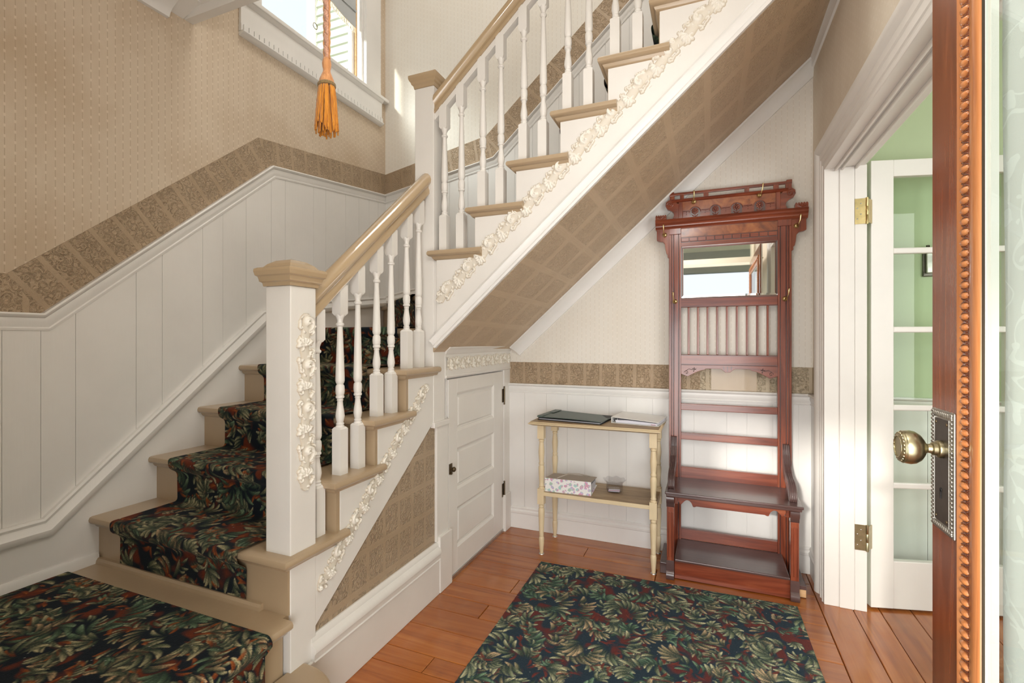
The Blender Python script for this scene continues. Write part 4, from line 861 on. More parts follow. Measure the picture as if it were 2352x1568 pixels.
c = MB(); c.sweep([(0.106-0.392, F+0.03, 1.987), (0.106+0.392, F+0.03, 1.987)], NB, [(0, 0), (0.062, 0), (0.065, -0.006), (0.060, -0.012), (0.062, -0.022), (0.052, -0.032), (0.050, -0.040), (0.042, -0.046), (0.038, -0.054), (0, -0.054)])
c.build('cornice', 'mahogany_rail', ht, smooth='auto')
box('pediment', (-0.156, F+0.002, 1.986), (0.368, F+0.022, 2.090), 'burl', ht)
pb = box('pediment_band', (-0.135, F-0.002, 1.990), (0.347, F+0.004, 2.030), 'mahogany_rail', ht, 0.001)
for x in (-0.146, 0.358): box('pediment_post', (x-0.011, F-0.006, 1.986), (x+0.011, F+0.004, 2.088), 'mahogany_upright', ht, 0.002)
for cx in (-0.067, 0.042, 0.152, 0.268):
    f = MB(); zc = 2.028
    f.tube([(cx+0.031*math.cos(t), F-0.001, zc-0.006+0.031*math.sin(t)) for t in np.linspace(0, PI, 18)], 0.0024, 6)
    MB().prism([(cx+0.028*math.cos(t), zc-0.006+0.028*math.sin(t)) for t in np.linspace(0, PI, 16)]+[(cx-0.028, 1.99), (cx+0.028, 1.99)], 1, F-0.003, F+0.004).build('arched_panel', 'mahogany_dark', ht)
    for k in range(9):
        a = 2*PI*k/9+0.2; f.ball((cx+0.0145*math.cos(a), F-0.004, zc+0.0145*math.sin(a)), (0.0050, 0.0030, 0.0050), 10, 6)
        f.tube([(cx+0.006*math.cos(a), F-0.004, zc+0.006*math.sin(a)), (cx+0.0135*math.cos(a), F-0.005, zc+0.0135*math.sin(a))], [0.0018, 0.0034], 6)
    f.ball((cx, F-0.005, zc), (0.006, 0.004, 0.006), 10, 5).tube([(cx, F-0.003, zc-0.016), (cx, F-0.003, 1.99)], 0.0016, 5)
    for s in (-1, 1): f.tube([(cx, F-0.003, 1.995), (cx+s*0.009, F-0.004, 1.999), (cx+s*0.017, F-0.003, 2.008)], [0.001, 0.0036, 0.001], 6)
    f.build('carved_flower', 'mahogany_upright', ht, smooth=True)
for a in (-0.1125, -0.0125, 0.097, 0.210, 0.3215):
    c = MB().box((a-0.022, F-0.005, 2.031), (a+0.022, F+0.003, 2.036))
    for u in (-0.011, 0.011):
        for z in (2.012, 2.024): c.ball((a+u*0.0, F-0.003, z), 0.0022, 6, 4)
    for u in (-0.021, 0.020): c.box((a+u, F-0.004, 2.005), (a+u+0.002, F+0.003, 2.032))
    c.build('carved_tablet', 'mahogany_rail', ht)
MB().sweep([(-0.195, F+0.022, 2.105), (0.407, F+0.022, 2.105)], NB, [(0, 0), (0.030, 0), (0.034, -0.004), (0.028, -0.008), (0.030, -0.013), (0.024, -0.018), (0, -0.018)]).build('pediment_rail', 'mahogany_rail', ht, smooth='auto')
for a, b in ((-0.207, -0.180), (-0.150, -0.128), (-0.021, 0.006), (0.192, 0.216), (0.336, 0.362), (0.394, 0.424)): box('gallery_post', (a, F+0.002, 2.104), (b, F+0.018, 2.132), 'mahogany_upright', ht, 0.001)
box('gallery_rail', (-0.200, F+0.002, 2.130), (0.418, F+0.018, 2.145), 'mahogany_rail', ht, 0.002)
for a, b in ((-0.208, -0.182), (0.398, 0.426)): box('gallery_end', (a, F+0.001, 2.128), (b, F+0.019, 2.152), 'mahogany_rail', ht, 0.003)
# mirror
mr = MB(); x0, x1, z0, z1, bv = -0.145, 0.359, 1.526, 1.830, 0.014; yb = F+0.020
mr.add([(x0+bv, yb-0.003, z0+bv), (x1-bv, yb-0.003, z0+bv), (x1-bv, yb-0.003, z1-bv), (x0+bv, yb-0.003, z1-bv), (x0, yb, z0), (x1, yb, z0), (x1, yb, z1), (x0, yb, z1), (x0, yb+0.004, z0), (x1, yb+0.004, z0), (x1, yb+0.004, z1), (x0, yb+0.004, z1)],
       [(0, 1, 2, 3), (4, 5, 1, 0), (5, 6, 2, 1), (6, 7, 3, 2), (7, 4, 0, 3), (11, 10, 9, 8), (4, 8, 9, 5), (5, 9, 10, 6), (6, 10, 11, 7), (7, 11, 8, 4)]).build('mirror', 'mirror_silver', ht, label='rectangular mirror with a faceted edge')
for z, h in ((1.497, 0.056), (1.163, 0.060)):
    r = box('rail', (-0.146, F+0.002, z-h/2), (0.358, F+0.026, z+h/2), 'mahogany_rail', ht, 0.003)
    for q in (-1, 1): MB().box((-0.144, F-0.001, z+q*(h/2-0.004)-0.0015), (0.356, F+0.004, z+q*(h/2-0.004)+0.0015)).build('bead', 'mahogany_dark', r)
for i in range(9):
    x = -0.102+0.0513*i; MB().box((x-0.0055, F+0.008, 1.193), (x+0.0055, F+0.019, 1.469)).build('spindle', 'mahogany_upright', ht, bevel=0.0025)
ap = [(-0.144, 1.134)]; t_ = np.linspace(0, 1, 41)
def apz(t): u = abs(t-0.5)*2; return 1.105-(0.040*min(1, max(0, (u-0.52)/0.33))**1.3 if u < 0.86 else 0.040-0.10*(u-0.86))-(0.012 if u < 0.09 else 0)+(0.008 if 0.12 < u < 0.5 else 0)
MB().prism([(-0.144, 1.134)]+[(-0.144+0.501*t, apz(t)) for t in t_]+[(0.357, 1.134)], 1, F+0.006, F+0.022).build('apron', 'mahogany_rail', ht, bevel=0.001)
for s in (-1, 1):
    c = MB(); cx = 0.106+s*0.226; c.tube([(cx+s*(-0.006+0.012*(1-t)*math.cos(t*8)), F+0.005, 1.088+0.012*(1-t)*math.sin(t*8)) for t in np.linspace(0, 0.9, 24)], 0.0014, 5)
    c.tube([(cx-s*0.004, F+0.005, 1.100), (cx-s*0.020, F+0.005, 1.110), (cx-s*0.040, F+0.005, 1.104)], 0.0014, 5)
    for a in (0.3, 1.5, 2.7, 4.4): c.tube([(cx-s*0.048, F+0.005, 1.106), (cx-s*0.048+0.007*math.cos(a), F+0.004, 1.106+0.008*math.sin(a)), (cx-s*0.048+0.013*math.cos(a), F+0.005, 1.106+0.015*math.sin(a))], [0.0005, 0.0028, 0.0005], 5)
    c.build('carved_sprig', 'mahogany_dark', ht)
c = MB()
for u in (-0.020, 0, 0.020): c.box((0.106+u-0.0015, F+0.004, 1.106-(0.006 if u == 0 else 0)), (0.106+u+0.0015, F+0.007, 1.128))
c.build('carved_lines', 'mahogany_dark', ht)
for z, h in ((0.888, 0.038), (0.716, 0.040)): box('rail', (-0.146, F+0.000, z-h/2), (0.358, F+0.028, z+h/2), 'mahogany_rail', ht, 0.003)
box('seat_rail', (-0.146, F, 0.462), (0.358, F+0.028, 0.536), 'mahogany_rail', ht, 0.003)
MB().box((-0.204, 2.668, 0.446), (0.424, F+0.002, 0.462)).box((-0.210, 2.660, 0.460), (0.430, F+0.002, 0.474)).build('seat', 'mahogany_dark', ht, bevel=0.004, seg=3)
sa = [(-0.146, 0.447)]; 
for t in np.linspace(0, 1, 61):
    u = 0.5-abs(t-0.5); z = 0.404
    if u < 0.04: z = 0.424-0.02*math.sin(u/0.04*PI/2)
    elif u < 0.15: z = 0.404+0.028*math.sin((u-0.04)/0.11*PI)**0.7
    elif u < 0.18: z = 0.400
    sa.append((-0.146+0.504*t, z))
MB().prism(sa+[(0.358, 0.447)], 1, 2.694, 2.712).build('seat_apron', 'mahogany_rail', ht, bevel=0.001)
for x in (-0.165, 0.359): box('side_rail', (x, 2.725, 0.395), (x+0.018, F+0.002, 0.447), 'mahogany_rail', ht, 0.002)
box('shelf', (-0.162, 2.690, 0.098), (0.376, F+0.002, 0.112), 'mahogany_dark', ht, 0.004)
box('toe_board', (-0.164, 2.704, 0.004), (0.378, 2.722, 0.099), 'mahogany_rail', ht, 0.002)
box('back_rail', (-0.146, F+0.002, 0.112), (0.358, F+0.026, 0.172), 'mahogany_rail', ht, 0.003)
for s in (-1, 1): MB().box((0.106+s*0.330-0.018, 2.745, 0.0), (0.106+s*0.330+0.018, F+0.03, 0.060)).build('base_runner', 'mahogany_dark', ht, bevel=0.003)
MB().box((0.106+0.330-0.016, 2.742, 0.004), (0.106+0.330+0.016, 2.7455, 0.040)).build('runner_end', 'raw_wood', ht, label='pale bare end grain of the base runner')
def hook(x, y, z, s, rose=0.0135):
    h = MB(); h.lathe([(0, rose*0.9), (-0.003, rose), (-0.007, rose*0.75), (-0.010, 0.004)], (x, y, z), 14, axis='y')
    h.tube([(x, y-0.008, z), (x+s*0.006, y-0.030, z+0.004), (x+s*0.012, y-0.042, z+0.022), (x+s*0.014, y-0.046, z+0.046)], [0.0035, 0.0032, 0.0028, 0.0034], 7).ball((x+s*0.014, y-0.046, z+0.048), 0.0048, 8, 5)
    h.tube([(x, y-0.008, z-0.002), (x, y-0.022, z-0.012), (x, y-0.026, z-0.004)], [0.0032, 0.0028, 0.003], 7); h.build('coat_hook', 'brass', ht, smooth='auto')
for x, z, s, dy in ((-0.073, 2.083, 0.1, 0), (0.267, 2.083, 1, 0), (-0.235, 1.902, -0.3, -0.002), (0.445, 1.896, 1, -0.002), (-0.177, 1.505, -0.6, -0.006), (0.390, 1.503, 1, -0.006)): hook(x, F+dy, z, s)

# ------------------------------------------------------------------ console table and what stands on it
ct = empty('console_table', (-0.61, 2.85, 0), label='narrow cream painted console table with turned legs and a lower shelf', cat='table')
lgm = MB(); q = 0.0195
lgm.lathe([(0.690, q), (0.772, q)], (0, 0, 0), square=True); lgm.lathe([(0.300, q), (0.392, q)], (0, 0, 0), square=True)
lgm.lathe([(0.0, 0.0085), (0.006, 0.0105), (0.06, 0.0150), (0.088, 0.0165), (0.100, 0.0150), (0.104, 0.0120), (0.108, 0.0140), (0.115, 0.0130), (0.24, 0.0185), (0.268, 0.0180), (0.276, 0.0130), (0.281, 0.0165), (0.289, 0.0165), (0.294, 0.0130), (0.301, 0.0180)], (0, 0, 0), 18)
lgm.lathe([(0.390, 0.0175), (0.396, 0.0180), (0.402, 0.0135), (0.409, 0.0165), (0.416, 0.0130), (0.44, 0.0145), (0.50, 0.0180), (0.520, 0.0175), (0.530, 0.0135), (0.536, 0.0165), (0.543, 0.0165), (0.549, 0.0130), (0.57, 0.0155), (0.61, 0.0185), (0.66, 0.0140), (0.670, 0.0130), (0.674, 0.0165), (0.682, 0.0165), (0.686, 0.0130), (0.691, 0.0175)], (0, 0, 0), 18)
leg0 = lgm.build('leg', 'table_cream', ct, smooth='auto', origin=(0, 0, 0))
for i, (x, y) in enumerate(((-0.920, 2.722), (-0.274, 2.722), (-0.920, 2.995), (-0.274, 2.995))):
    o = leg0 if i == 0 else clone(leg0, (0, 0, 0), ct); o.location = (x+0.61, y-2.85, 0)
    MB().lathe([(0, 0.016), (0.003, 0.015), (0.005, 0.009)], (x, y, 0), 12).build('caster_cup', 'strip_metal', ct, smooth='auto')
def edge_top(x0, x1, y0, y1, z0, z1, prof, mat, name, parent):
    """slab with a moulded edge: prof = [(inset, z)...] from bottom to top"""
    rows = []
    for ins, z in prof: rows += [(x0+ins, y0+ins, z), (x1-ins, y0+ins, z), (x1-ins, y1-ins, z), (x0+ins, y1-ins, z)]
    k = len(prof); f = [(i*4+j, i*4+(j+1) % 4, (i+1)*4+(j+1) % 4, (i+1)*4+j) for i in range(k-1) for j in range(4)]+[(3, 2, 1, 0), tuple(range(4*k-4, 4*k))]
    return MB().add(rows, f).build(name, mat, parent, smooth='auto')
edge_top(-0.984, -0.232, 2.660, 3.034, 0.772, 0.797, [(0.022, 0.772), (0.014, 0.776), (0.005, 0.779), (0.0, 0.783), (0.0, 0.787), (0.006, 0.790), (0.010, 0.7955)], 'table_cream', 'top', ct)
box('top_surface', (-0.973, 2.671, 0.7950), (-0.243, 3.023, 0.7962), 'table_top_worn', ct, 0.0)
box('shelf', (-0.935, 2.706, 0.352), (-0.258, 3.012, 0.374), 'table_cream', ct, 0.002)
box('shelf_surface', (-0.932, 2.709, 0.3735), (-0.261, 3.009, 0.3748), 'table_top_worn', ct, 0.0)
ZTOP, ZSH = 0.7962, 0.3748
pf = empty('portfolio', (-0.742, 2.862, ZTOP), -0.105, label='dark grey-green leather portfolio lying on the console table', cat='folder')
def loc_box(nm, a, b, mat, p, bev=0.001, rot=None):
    m = MB().box(a, b); o = m.build(nm, mat, None, bevel=bev); o.parent = p
    if rot: o.rotation_euler = rot
    return o
loc_box('back_cover', (-0.198, -0.138, 0.0), (0.198, 0.138, 0.004), 'black_edge', pf)
loc_box('pages', (-0.190, -0.130, 0.004), (0.188, 0.130, 0.010), 'paper_edge', pf, 0.0)
loc_box('inner_cover', (-0.196, -0.136, 0.010), (0.194, 0.134, 0.014), 'black_edge', pf)
m = MB(); g = [(i/10, j/6) for j in range(7) for i in range(11)]
V = [(-0.200+0.400*u+0.0, -0.140+0.280*v, 0.0165+0.004*math.sin(u*3.0+v*2)-0.003*u) for u, v in g]
idx = lambda i, j: j*11+i
m.add(V+[(x, y, z+0.0035) for x, y, z in V], [(idx(i, j), idx(i+1, j), idx(i+1, j+1), idx(i, j+1)) for i in range(10) for j in range(6)]+[(77+idx(i, j), 77+idx(i, j+1), 77+idx(i+1, j+1), 77+idx(i+1, j)) for i in range(10) for j in range(6)]
      +[(idx(i, 0), 77+idx(i, 0), 77+idx(i+1, 0), idx(i+1, 0)) for i in range(10)]+[(idx(i, 6), idx(i+1, 6), 77+idx(i+1, 6), 77+idx(i, 6)) for i in range(10)]+[(idx(0, j), idx(0, j+1), 77+idx(0, j+1), 77+idx(0, j)) for j in range(6)]+[(idx(10, j), 77+idx(10, j), 77+idx(10, j+1), idx(10, j+1)) for j in range(6)])
o = m.build('front_cover', 'black_cloth', None, smooth='auto'); o.parent = pf
loc_box('binding_strip', (-0.200, -0.139, 0.0175), (-0.165, 0.139, 0.0265), 'black_cloth', pf, 0.002)
loc_box('tie_tab', (-0.178, 0.0, 0.026), (-0.150, 0.128, 0.0285), 'black_cloth', pf, 0.001)
rb = empty('ring_binder', (-0.372, 2.905, ZTOP), -0.115, label='white ring binder with loose papers at the right end of the console table', cat='binder')
loc_box('back_cover', (-0.130, -0.122, 0.0), (0.136, 0.122, 0.003), 'binder_white', rb)
loc_box('spine', (-0.134, -0.122, 0.0), (-0.130, 0.122, 0.036), 'binder_white', rb)
m = MB().prism([(-0.132, 0.0335), (0.134, 0.0205), (0.134, 0.0235), (-0.132, 0.0365)], 1, -0.122, 0.122).build('front_cover', 'binder_white', None, bevel=0.0008); m.parent = rb
m = MB().prism([(-0.110, 0.004), (0.126, 0.004), (0.122, 0.016), (-0.04, 0.021), (-0.112, 0.017)], 1, -0.112, 0.112).build('pages', 'paper', None); m.parent = rb
m = MB()
for y in (-0.095, 0.0, 0.095): m.tube([(-0.118+0.014*math.cos(t), y, 0.017+0.012*math.sin(t)) for t in np.linspace(0, 2*PI, 14)], 0.0016, 5)
m.box((-0.128, -0.110, 0.003), (-0.108, 0.110, 0.006)); o = m.build('ring_mechanism', 'steel', None, smooth='auto'); o.parent = rb
loc_box('tab', (0.092, -0.116, 0.006), (0.118, -0.112, 0.0085), 'pink_card', rb, 0.0)
fb = empty('floral_binder', (-0.765, 2.838, ZSH), 0.05, label='thick binder with a floral print spine lying on the lower shelf', cat='binder')
loc_box('spine', (-0.140, -0.106, 0.0), (0.136, -0.100, 0.080), 'floral_print', fb, 0.001)
m = MB().prism([(-0.104, 0.078), (0.110, 0.050), (0.110, 0.053), (-0.104, 0.081)], 0, -0.140, 0.136).build('front_cover', 'taupe_cloth', None, bevel=0.0008); m.parent = fb
loc_box('back_cover', (-0.140, -0.104, 0.0), (0.136, 0.110, 0.004), 'floral_print', fb)
m = MB().prism([(-0.080, 0.006), (0.100, 0.006), (0.100, 0.040), (-0.080, 0.052)], 0, -0.132, 0.128).build('pages', 'paper_edge', None); m.parent = fb
m = MB().tube([(-0.07, -0.09, 0.080), (-0.02, -0.02, 0.092), (0.04, 0.03, 0.084), (0.10, 0.06, 0.066)], 0.0035, 6).build('ribbon', 'taupe_cloth', None, smooth=True); m.parent = fb
gb = empty('glass_bowl', (-0.512, 2.872, ZSH), label='small clear glass bowl with a flared scalloped rim on the lower shelf', cat='bowl')
m = MB(); seg = 48; rows = []
outp = [(0.0, 0.002), (0.030, 0.0), (0.044, 0.004), (0.050, 0.016), (0.050, 0.036), (0.047, 0.050), (0.050, 0.058), (0.060, 0.068), (0.066, 0.074)]
inp = [(0.063, 0.075), (0.055, 0.069), (0.045, 0.059), (0.042, 0.050), (0.045, 0.036), (0.045, 0.018), (0.040, 0.009), (0.028, 0.006), (0.0, 0.006)]
for r, z in outp+inp:
    for j in range(seg):
        a = 2*PI*j/seg; k = max(0, (z-0.045)/0.03); rows.append(((r+0.0035*k*math.cos(8*a))*math.cos(a), (r+0.0035*k*math.cos(8*a))*math.sin(a), z+0.003*k*math.cos(8*a)))
K = len(outp+inp); m.add(rows, [(i*seg+j, i*seg+(j+1) % seg, (i+1)*seg+(j+1) % seg, (i+1)*seg+j) for i in range(K-1) for j in range(seg)])
o = m.build('bowl', 'bowl_glass', None, smooth=True); o.parent = gb
cdm = empty('card_packet', (-0.515, 2.870, ZSH+0.0065), 0.15, label='small packet of pink and white cards inside the glass bowl', cat='cards')
for i, mt in enumerate(('paper', 'pink_card', 'paper', 'taupe_cloth')): loc_box('card', (-0.033, -0.020, 0.0045*i), (0.033, 0.020, 0.0045*i+0.004), mt, cdm, 0.0005, (0, 0, 0.04*i))

# ------------------------------------------------------------------ entrance door, opened along the right wall
XD, TD = 0.430, 0.020
d1 = empty('door_1', (XD, 0.14, 0), label='open varnished mahogany entrance door with egg-and-dart moulding round its glass', cat='door', kind='structure')
YE, YG, YM, ZG0, ZG1, ZD = 1.246, 1.048, 1.122, 0.50, 1.98, 2.13
m = MB(); m.box((XD, YM-0.02, 0.012), (XD+0.010, YE, ZD)).box((XD, 0.14, 0.012), (XD+0.010, 0.29, ZD)); m.build('stile', 'door_mahogany', d1, bevel=0.003)
m = MB(); m.box((XD, 0.29, 0.012), (XD+0.010, YM-0.02, ZG0-0.07)).box((XD, 0.29, ZG1+0.07), (XD+0.010, YM-0.02, ZD)); m.build('rail', 'door_mahogany', d1, bevel=0.001)
m = MB(); m.box((XD+0.010, YG, 0.012), (XD+TD, YE, ZD)).box((XD+0.010, 0.14, 0.012), (XD+TD, 0.214, ZD)).box((XD+0.010, 0.214, 0.012), (XD+TD, YG, ZG0)).box((XD+0.010, 0.214, ZG1), (XD+TD, YG, ZD))
m.build('inner_leaf', 'cool_white_paint', d1, bevel=0.001, label='white painted inner side of the door')
def frame_rect(prof, mat, name, y0, y1, z0, z1, parent):
    """moulding frame round the glass, prof = [(proud, inset)] inset grows towards the glass"""
    rows = []; k = len(prof)
    for cy, cz, sy, sz in ((y0, z0, 1, 1), (y1, z0, -1, 1), (y1, z1, -1, -1), (y0, z1, 1, -1)):
        rows += [(XD-d, cy+sy*i, cz+sz*i) for d, i in prof]
    return MB().add(rows, [(c*k+j, c*k+(j+1) % k, ((c+1) % 4)*k+(j+1) % k, ((c+1) % 4)*k+j) for c in range(4) for j in range(k)]).build(name, mat, parent, smooth='auto')
a0, a1, b0, b1 = 0.214-0.074, YM, ZG0-0.074, ZG1+0.074
frame_rect([(-0.005, 0), (0.004, 0.001), (0.008, 0.004), (0.006, 0.009), (0.001, 0.012), (-0.005, 0.012)], 'door_orange_wood', 'moulding_fillet', a0, a1, b0, b1, d1)
frame_rect([(-0.005, 0.012), (0.000, 0.012), (0.002, 0.022), (0.006, 0.040), (0.004, 0.047), (-0.005, 0.047)], 'door_mahogany', 'moulding_bed', a0, a1, b0, b1, d1)
frame_rect([(-0.009, 0.047), (0.006, 0.047), (0.009, 0.052), (0.009, 0.064), (0.006, 0.070), (0.001, 0.0730), (-0.009, 0.0730)], 'door_orange_wood', 'moulding_band', a0, a1, b0, b1, d1)
m = MB(); m2 = MB()
def egg(y, z, vert):
    ry, rz = (0.0145, 0.0062) if vert else (0.0062, 0.0145)
    m.ball((XD-0.004, y, z), (0.0085, ry, rz), 9, 6)
    for s in (-1, 1):
        q = [(math.cos(t), math.sin(t)) for t in np.linspace(-1.9, 1.9, 7)]
    P = [(XD-0.005, y+(0.0165 if vert else 0.0085)*c, z+(0.0085 if vert else 0.0165)*s_) for c, s_ in [(math.cos(t), math.sin(t)) for t in np.linspace(0.55, 2*PI-0.55, 12)]]
    m2.tube(P, 0.0015, 4)
yv, yh = YM-0.029, 0.214-0.074+0.029
for z in np.arange(b0+0.03, b1-0.02, 0.0188): egg(yv, z, True)
for z in np.arange(b0+0.03, b1-0.02, 0.0376): egg(yh, z, True)
for y in np.arange(yh+0.02, yv-0.01, 0.0376): egg(y, b0+0.029, False); egg(y, b1-0.029, False)
m.build('egg_moulding', 'door_orange_wood', d1, smooth=True, kind='stuff'); m2.build('dart_moulding', 'door_mahogany', d1, smooth=True, kind='stuff')
frame_rect([(0.001, 0.0728), (0.0005, 0.0750), (-0.0025, 0.0750), (-0.0025, 0.0728)], 'shadow_gap', 'glazing_line', a0, a1, b0, b1, d1)
frame_rect([(-0.0025, 0.0728), (-0.0025, 0.0755), (-0.0095, 0.0757), (-0.0100, 0.0765), (-0.0200, 0.0767), (-0.0200, 0.0728)], 'cool_white_paint', 'glazing_bead', a0, a1, b0, b1, d1)
MB().box((XD+0.0030, 0.2155, ZG0+0.002), (XD+0.0055, YG-0.0018, ZG1-0.002)).build('pane', 'window_glass', d1)
# lock plate, knob
pc, pz0, pz1 = 1.190, 0.903, 1.142
box('lock_plate', (XD-0.003, pc-0.048, pz0), (XD+0.001, pc+0.048, pz1), 'pewter', d1, 0.002)
box('plate_field', (XD-0.0045, pc-0.030, pz0+0.018), (XD-0.001, pc+0.032, pz1-0.018), 'dark_plate', d1, 0.001)
m = MB()
for z in np.arange(pz0+0.007, pz1-0.003, 0.0078):
    for y in (pc-0.040, pc+0.040): m.ball((XD-0.004, y, z), (0.0030, 0.0052, 0.0034), 7, 4)
for y in np.arange(pc-0.040, pc+0.041, 0.0075):
    for z in (pz0+0.009, pz1-0.009): m.ball((XD-0.004, y, z), (0.0030, 0.0034, 0.0052), 7, 4)
m.build('plate_border', 'pewter', d1, smooth=True, kind='stuff')
box('plate_bead', (XD-0.0052, pc-0.0325, pz0+0.0155), (XD-0.002, pc-0.0300, pz1-0.0155), 'pewter', d1, 0.0005)
box('plate_bead', (XD-0.0052, pc+0.0300, pz0+0.0155), (XD-0.002, pc+0.0325, pz1-0.0155), 'pewter', d1, 0.0005)
MB().lathe([(0, 0.004), (0.001, 0.004)], (XD-0.0056, pc+0.002, 0.985), 12, axis='x').box((XD-0.0056, pc, 0.968), (XD-0.0046, pc+0.004, 0.985)).build('keyhole', 'black_edge', d1)
for y in (pc-0.022, pc+0.024):
    for z in (pz0+0.026, pz1-0.026): MB().ball((XD-0.0045, y, z), (0.0018, 0.0034, 0.0034), 8, 4).build('screw', 'bronze', d1, smooth=True)
KX = XD-0.003; kz, ky = 1.065, pc
kn = MB().lathe([(0.0, 0.0165), (-0.004, 0.0175), (-0.008, 0.0165), (-0.010, 0.0130), (-0.016, 0.0125), (-0.018, 0.0095), (-0.024, 0.0085), (-0.027, 0.0115), (-0.029, 0.0155), (-0.031, 0.019), (-0.036, 0.0262), (-0.044, 0.0318), (-0.052, 0.0335), (-0.060, 0.0325), (-0.066, 0.0300), (-0.070, 0.0270), (-0.0715, 0.0225), (-0.0705, 0.0200), (-0.0700, 0.0150), (-0.0705, 0.0)], (KX, ky, kz), 40, axis='x').build('knob', 'aged_brass', d1, smooth='auto')
m = MB()
for k in range(22):
    a = 2*PI*k/22; m.ball((KX-0.0680, ky+0.0268*math.cos(a), kz+0.0268*math.sin(a)), (0.0030, 0.0030, 0.0030), 7, 5)
m.tube([(KX-0.0712, ky+0.0212*math.cos(a), kz+0.0212*math.sin(a)) for a in np.linspace(0, 2*PI, 36)], 0.0012, 5).tube([(KX-0.0640, ky+0.0315*math.cos(a), kz+0.0315*math.sin(a)) for a in np.linspace(0, 2*PI, 36)], 0.0010, 5)
m.build('knob_beading', 'aged_brass', kn, smooth=True)
for z in (0.3, 1.1, 1.9): MB().lathe([(-0.05, 0.007), (0.05, 0.007)], (XD+0.012, 0.136, z), 10).build('hinge', 'bronze', d1, smooth='auto')
# lace curtain behind the glass
ny, nz = 160, 60; gy = np.linspace(0.19, 1.066, ny); gz = np.linspace(0.42, 2.03, nz); G, Z = np.meshgrid(gy, gz)
Xc = XD+TD+0.018+0.004*np.sin(G*46+0.6*np.sin(Z*2))+0.001*np.sin(Z*9+G*20); Ge = G-0.004*np.sin(Z*5.0+1)*(G-0.19)
idx = np.arange(ny*nz).reshape(nz, ny); Fq = np.stack([idx[:-1, :-1].ravel(), idx[:-1, 1:].ravel(), idx[1:, 1:].ravel(), idx[1:, :-1].ravel()], 1)
lc = empty('lace_curtain', (XD+TD+0.018, 0.62, 2.03), label='pale lace curtain with scrolling leaf pattern hung behind the entrance door glass', cat='curtain')
np_mesh('lace_panel', np.stack([Xc, Ge, Z], 2).reshape(-1, 3), Fq, 'lace', lc, uv=np.stack([G*1.05, Z], 2).reshape(-1, 2))
MB().tube([(XD+TD+0.018, 0.17, 2.03), (XD+TD+0.018, 1.085, 2.03)], 0.005, 8).build('rod', 'brass', lc, smooth='auto')

# ------------------------------------------------------------------ white glazed door standing open in the green room
fd = empty('door_2', (0.690, 2.742, 0), math.atan2(0.25, 0.968), label='white glazed inner door folded back against the green wall', cat='door', kind='structure')
def lb(nm, a, b, mat='white_paint', bev=0.003, p=fd):
    o = MB().box(a, b).build(nm, mat, None, bevel=bev); o.parent = p; return o
s0, s1, TH = 0.030, 0.700, 0.036; g0, g1 = 0.129, 0.605; zb_, zt_ = 0.234, 2.052
lb('stile', (s0, 0, 0.010), (g0, TH, 2.130)); lb('stile', (g1, 0, 0.010), (s1, TH, 2.130)); lb('bottom_rail', (g0-0.001, 0.0005, 0.010), (g1+0.001, TH-0.0005, zb_)); lb('top_rail', (g0-0.001, 0.0005, zt_), (g1+0.001, TH-0.0005, 2.130))
mz = [0.590, 0.959, 1.328, 1.701]; mx_ = [0.367]
for z in mz: lb('muntin', (g0-0.001, 0.004, z-0.014), (g1+0.001, TH-0.004, z+0.014), 'white_paint', 0.006)
for x in mx_: lb('muntin', (x-0.013, 0.005, zb_-0.001), (x+0.013, TH-0.005, zt_+0.001), 'white_paint', 0.006)
zz = [zb_]+mz+[zt_]; xx = [g0]+mx_+[g1]
for a, b in zip(zz, zz[1:]):
    for c, d in zip(xx, xx[1:]): lb('pane', (c+0.002, 0.016, a+0.002), (d-0.002, 0.019, b-0.002), 'window_glass', 0)
fdM = Matrix.Translation(fd.location) @ Matrix.Rotation(fd.rotation_euler.z, 4, 'Z')
for z in (1.886, 0.348):
    h = MB(); yj = DY1-0.0055; h.box((0.646, yj-0.0025, z-0.060), (0.690, yj, z+0.060)).lathe([(-0.062, 0.0060), (-0.021, 0.0060), (-0.020, 0.0052), (-0.019, 0.0060), (0.019, 0.0060), (0.020, 0.0052), (0.021, 0.0060), (0.062, 0.0060)], (0.6945, yj-0.003, z), 14)
    h.prism([(0.6985, yj-0.003), (0.7185, yj+0.030), (0.7225, yj+0.030), (0.7015, yj-0.003)], 2, z-0.056, z+0.056)
    o = h.build('hinge', 'brass' if z > 1 else 'aged_brass', None, smooth='auto'); o.parent = fd; o.matrix_parent_inverse = fdM.inverted()
    for x in (0.656, 0.670):
        for k in range(2):
            sq = MB().ball((x, yj-0.003, z-0.036+0.050*k+(0.022 if x > 0.66 else 0)), (0.0034, 0.0012, 0.0034), 8, 4).build('screw', 'pewter', None, smooth=True); sq.parent = o
wp = empty('wall_plate', (1.035, YB-0.002, 1.67), label='dark metal bracket plate fixed to the green wall behind the glazed door', cat='bracket')
MB().box((1.012, YB-0.012, 1.600), (1.058, YB-0.001, 1.735)).build('plate', 'dark_plate', wp, bevel=0.004)
MB().box((1.022, YB-0.030, 1.615), (1.048, YB-0.012, 1.720)).build('receiver', 'pewter', wp, bevel=0.004)
MB().tube([(1.035, YB-0.012, 1.738), (1.030, YB-0.030, 1.752), (1.020, YB-0.036, 1.750)], 0.005, 8).build('hook', 'dark_plate', wp, smooth=True)

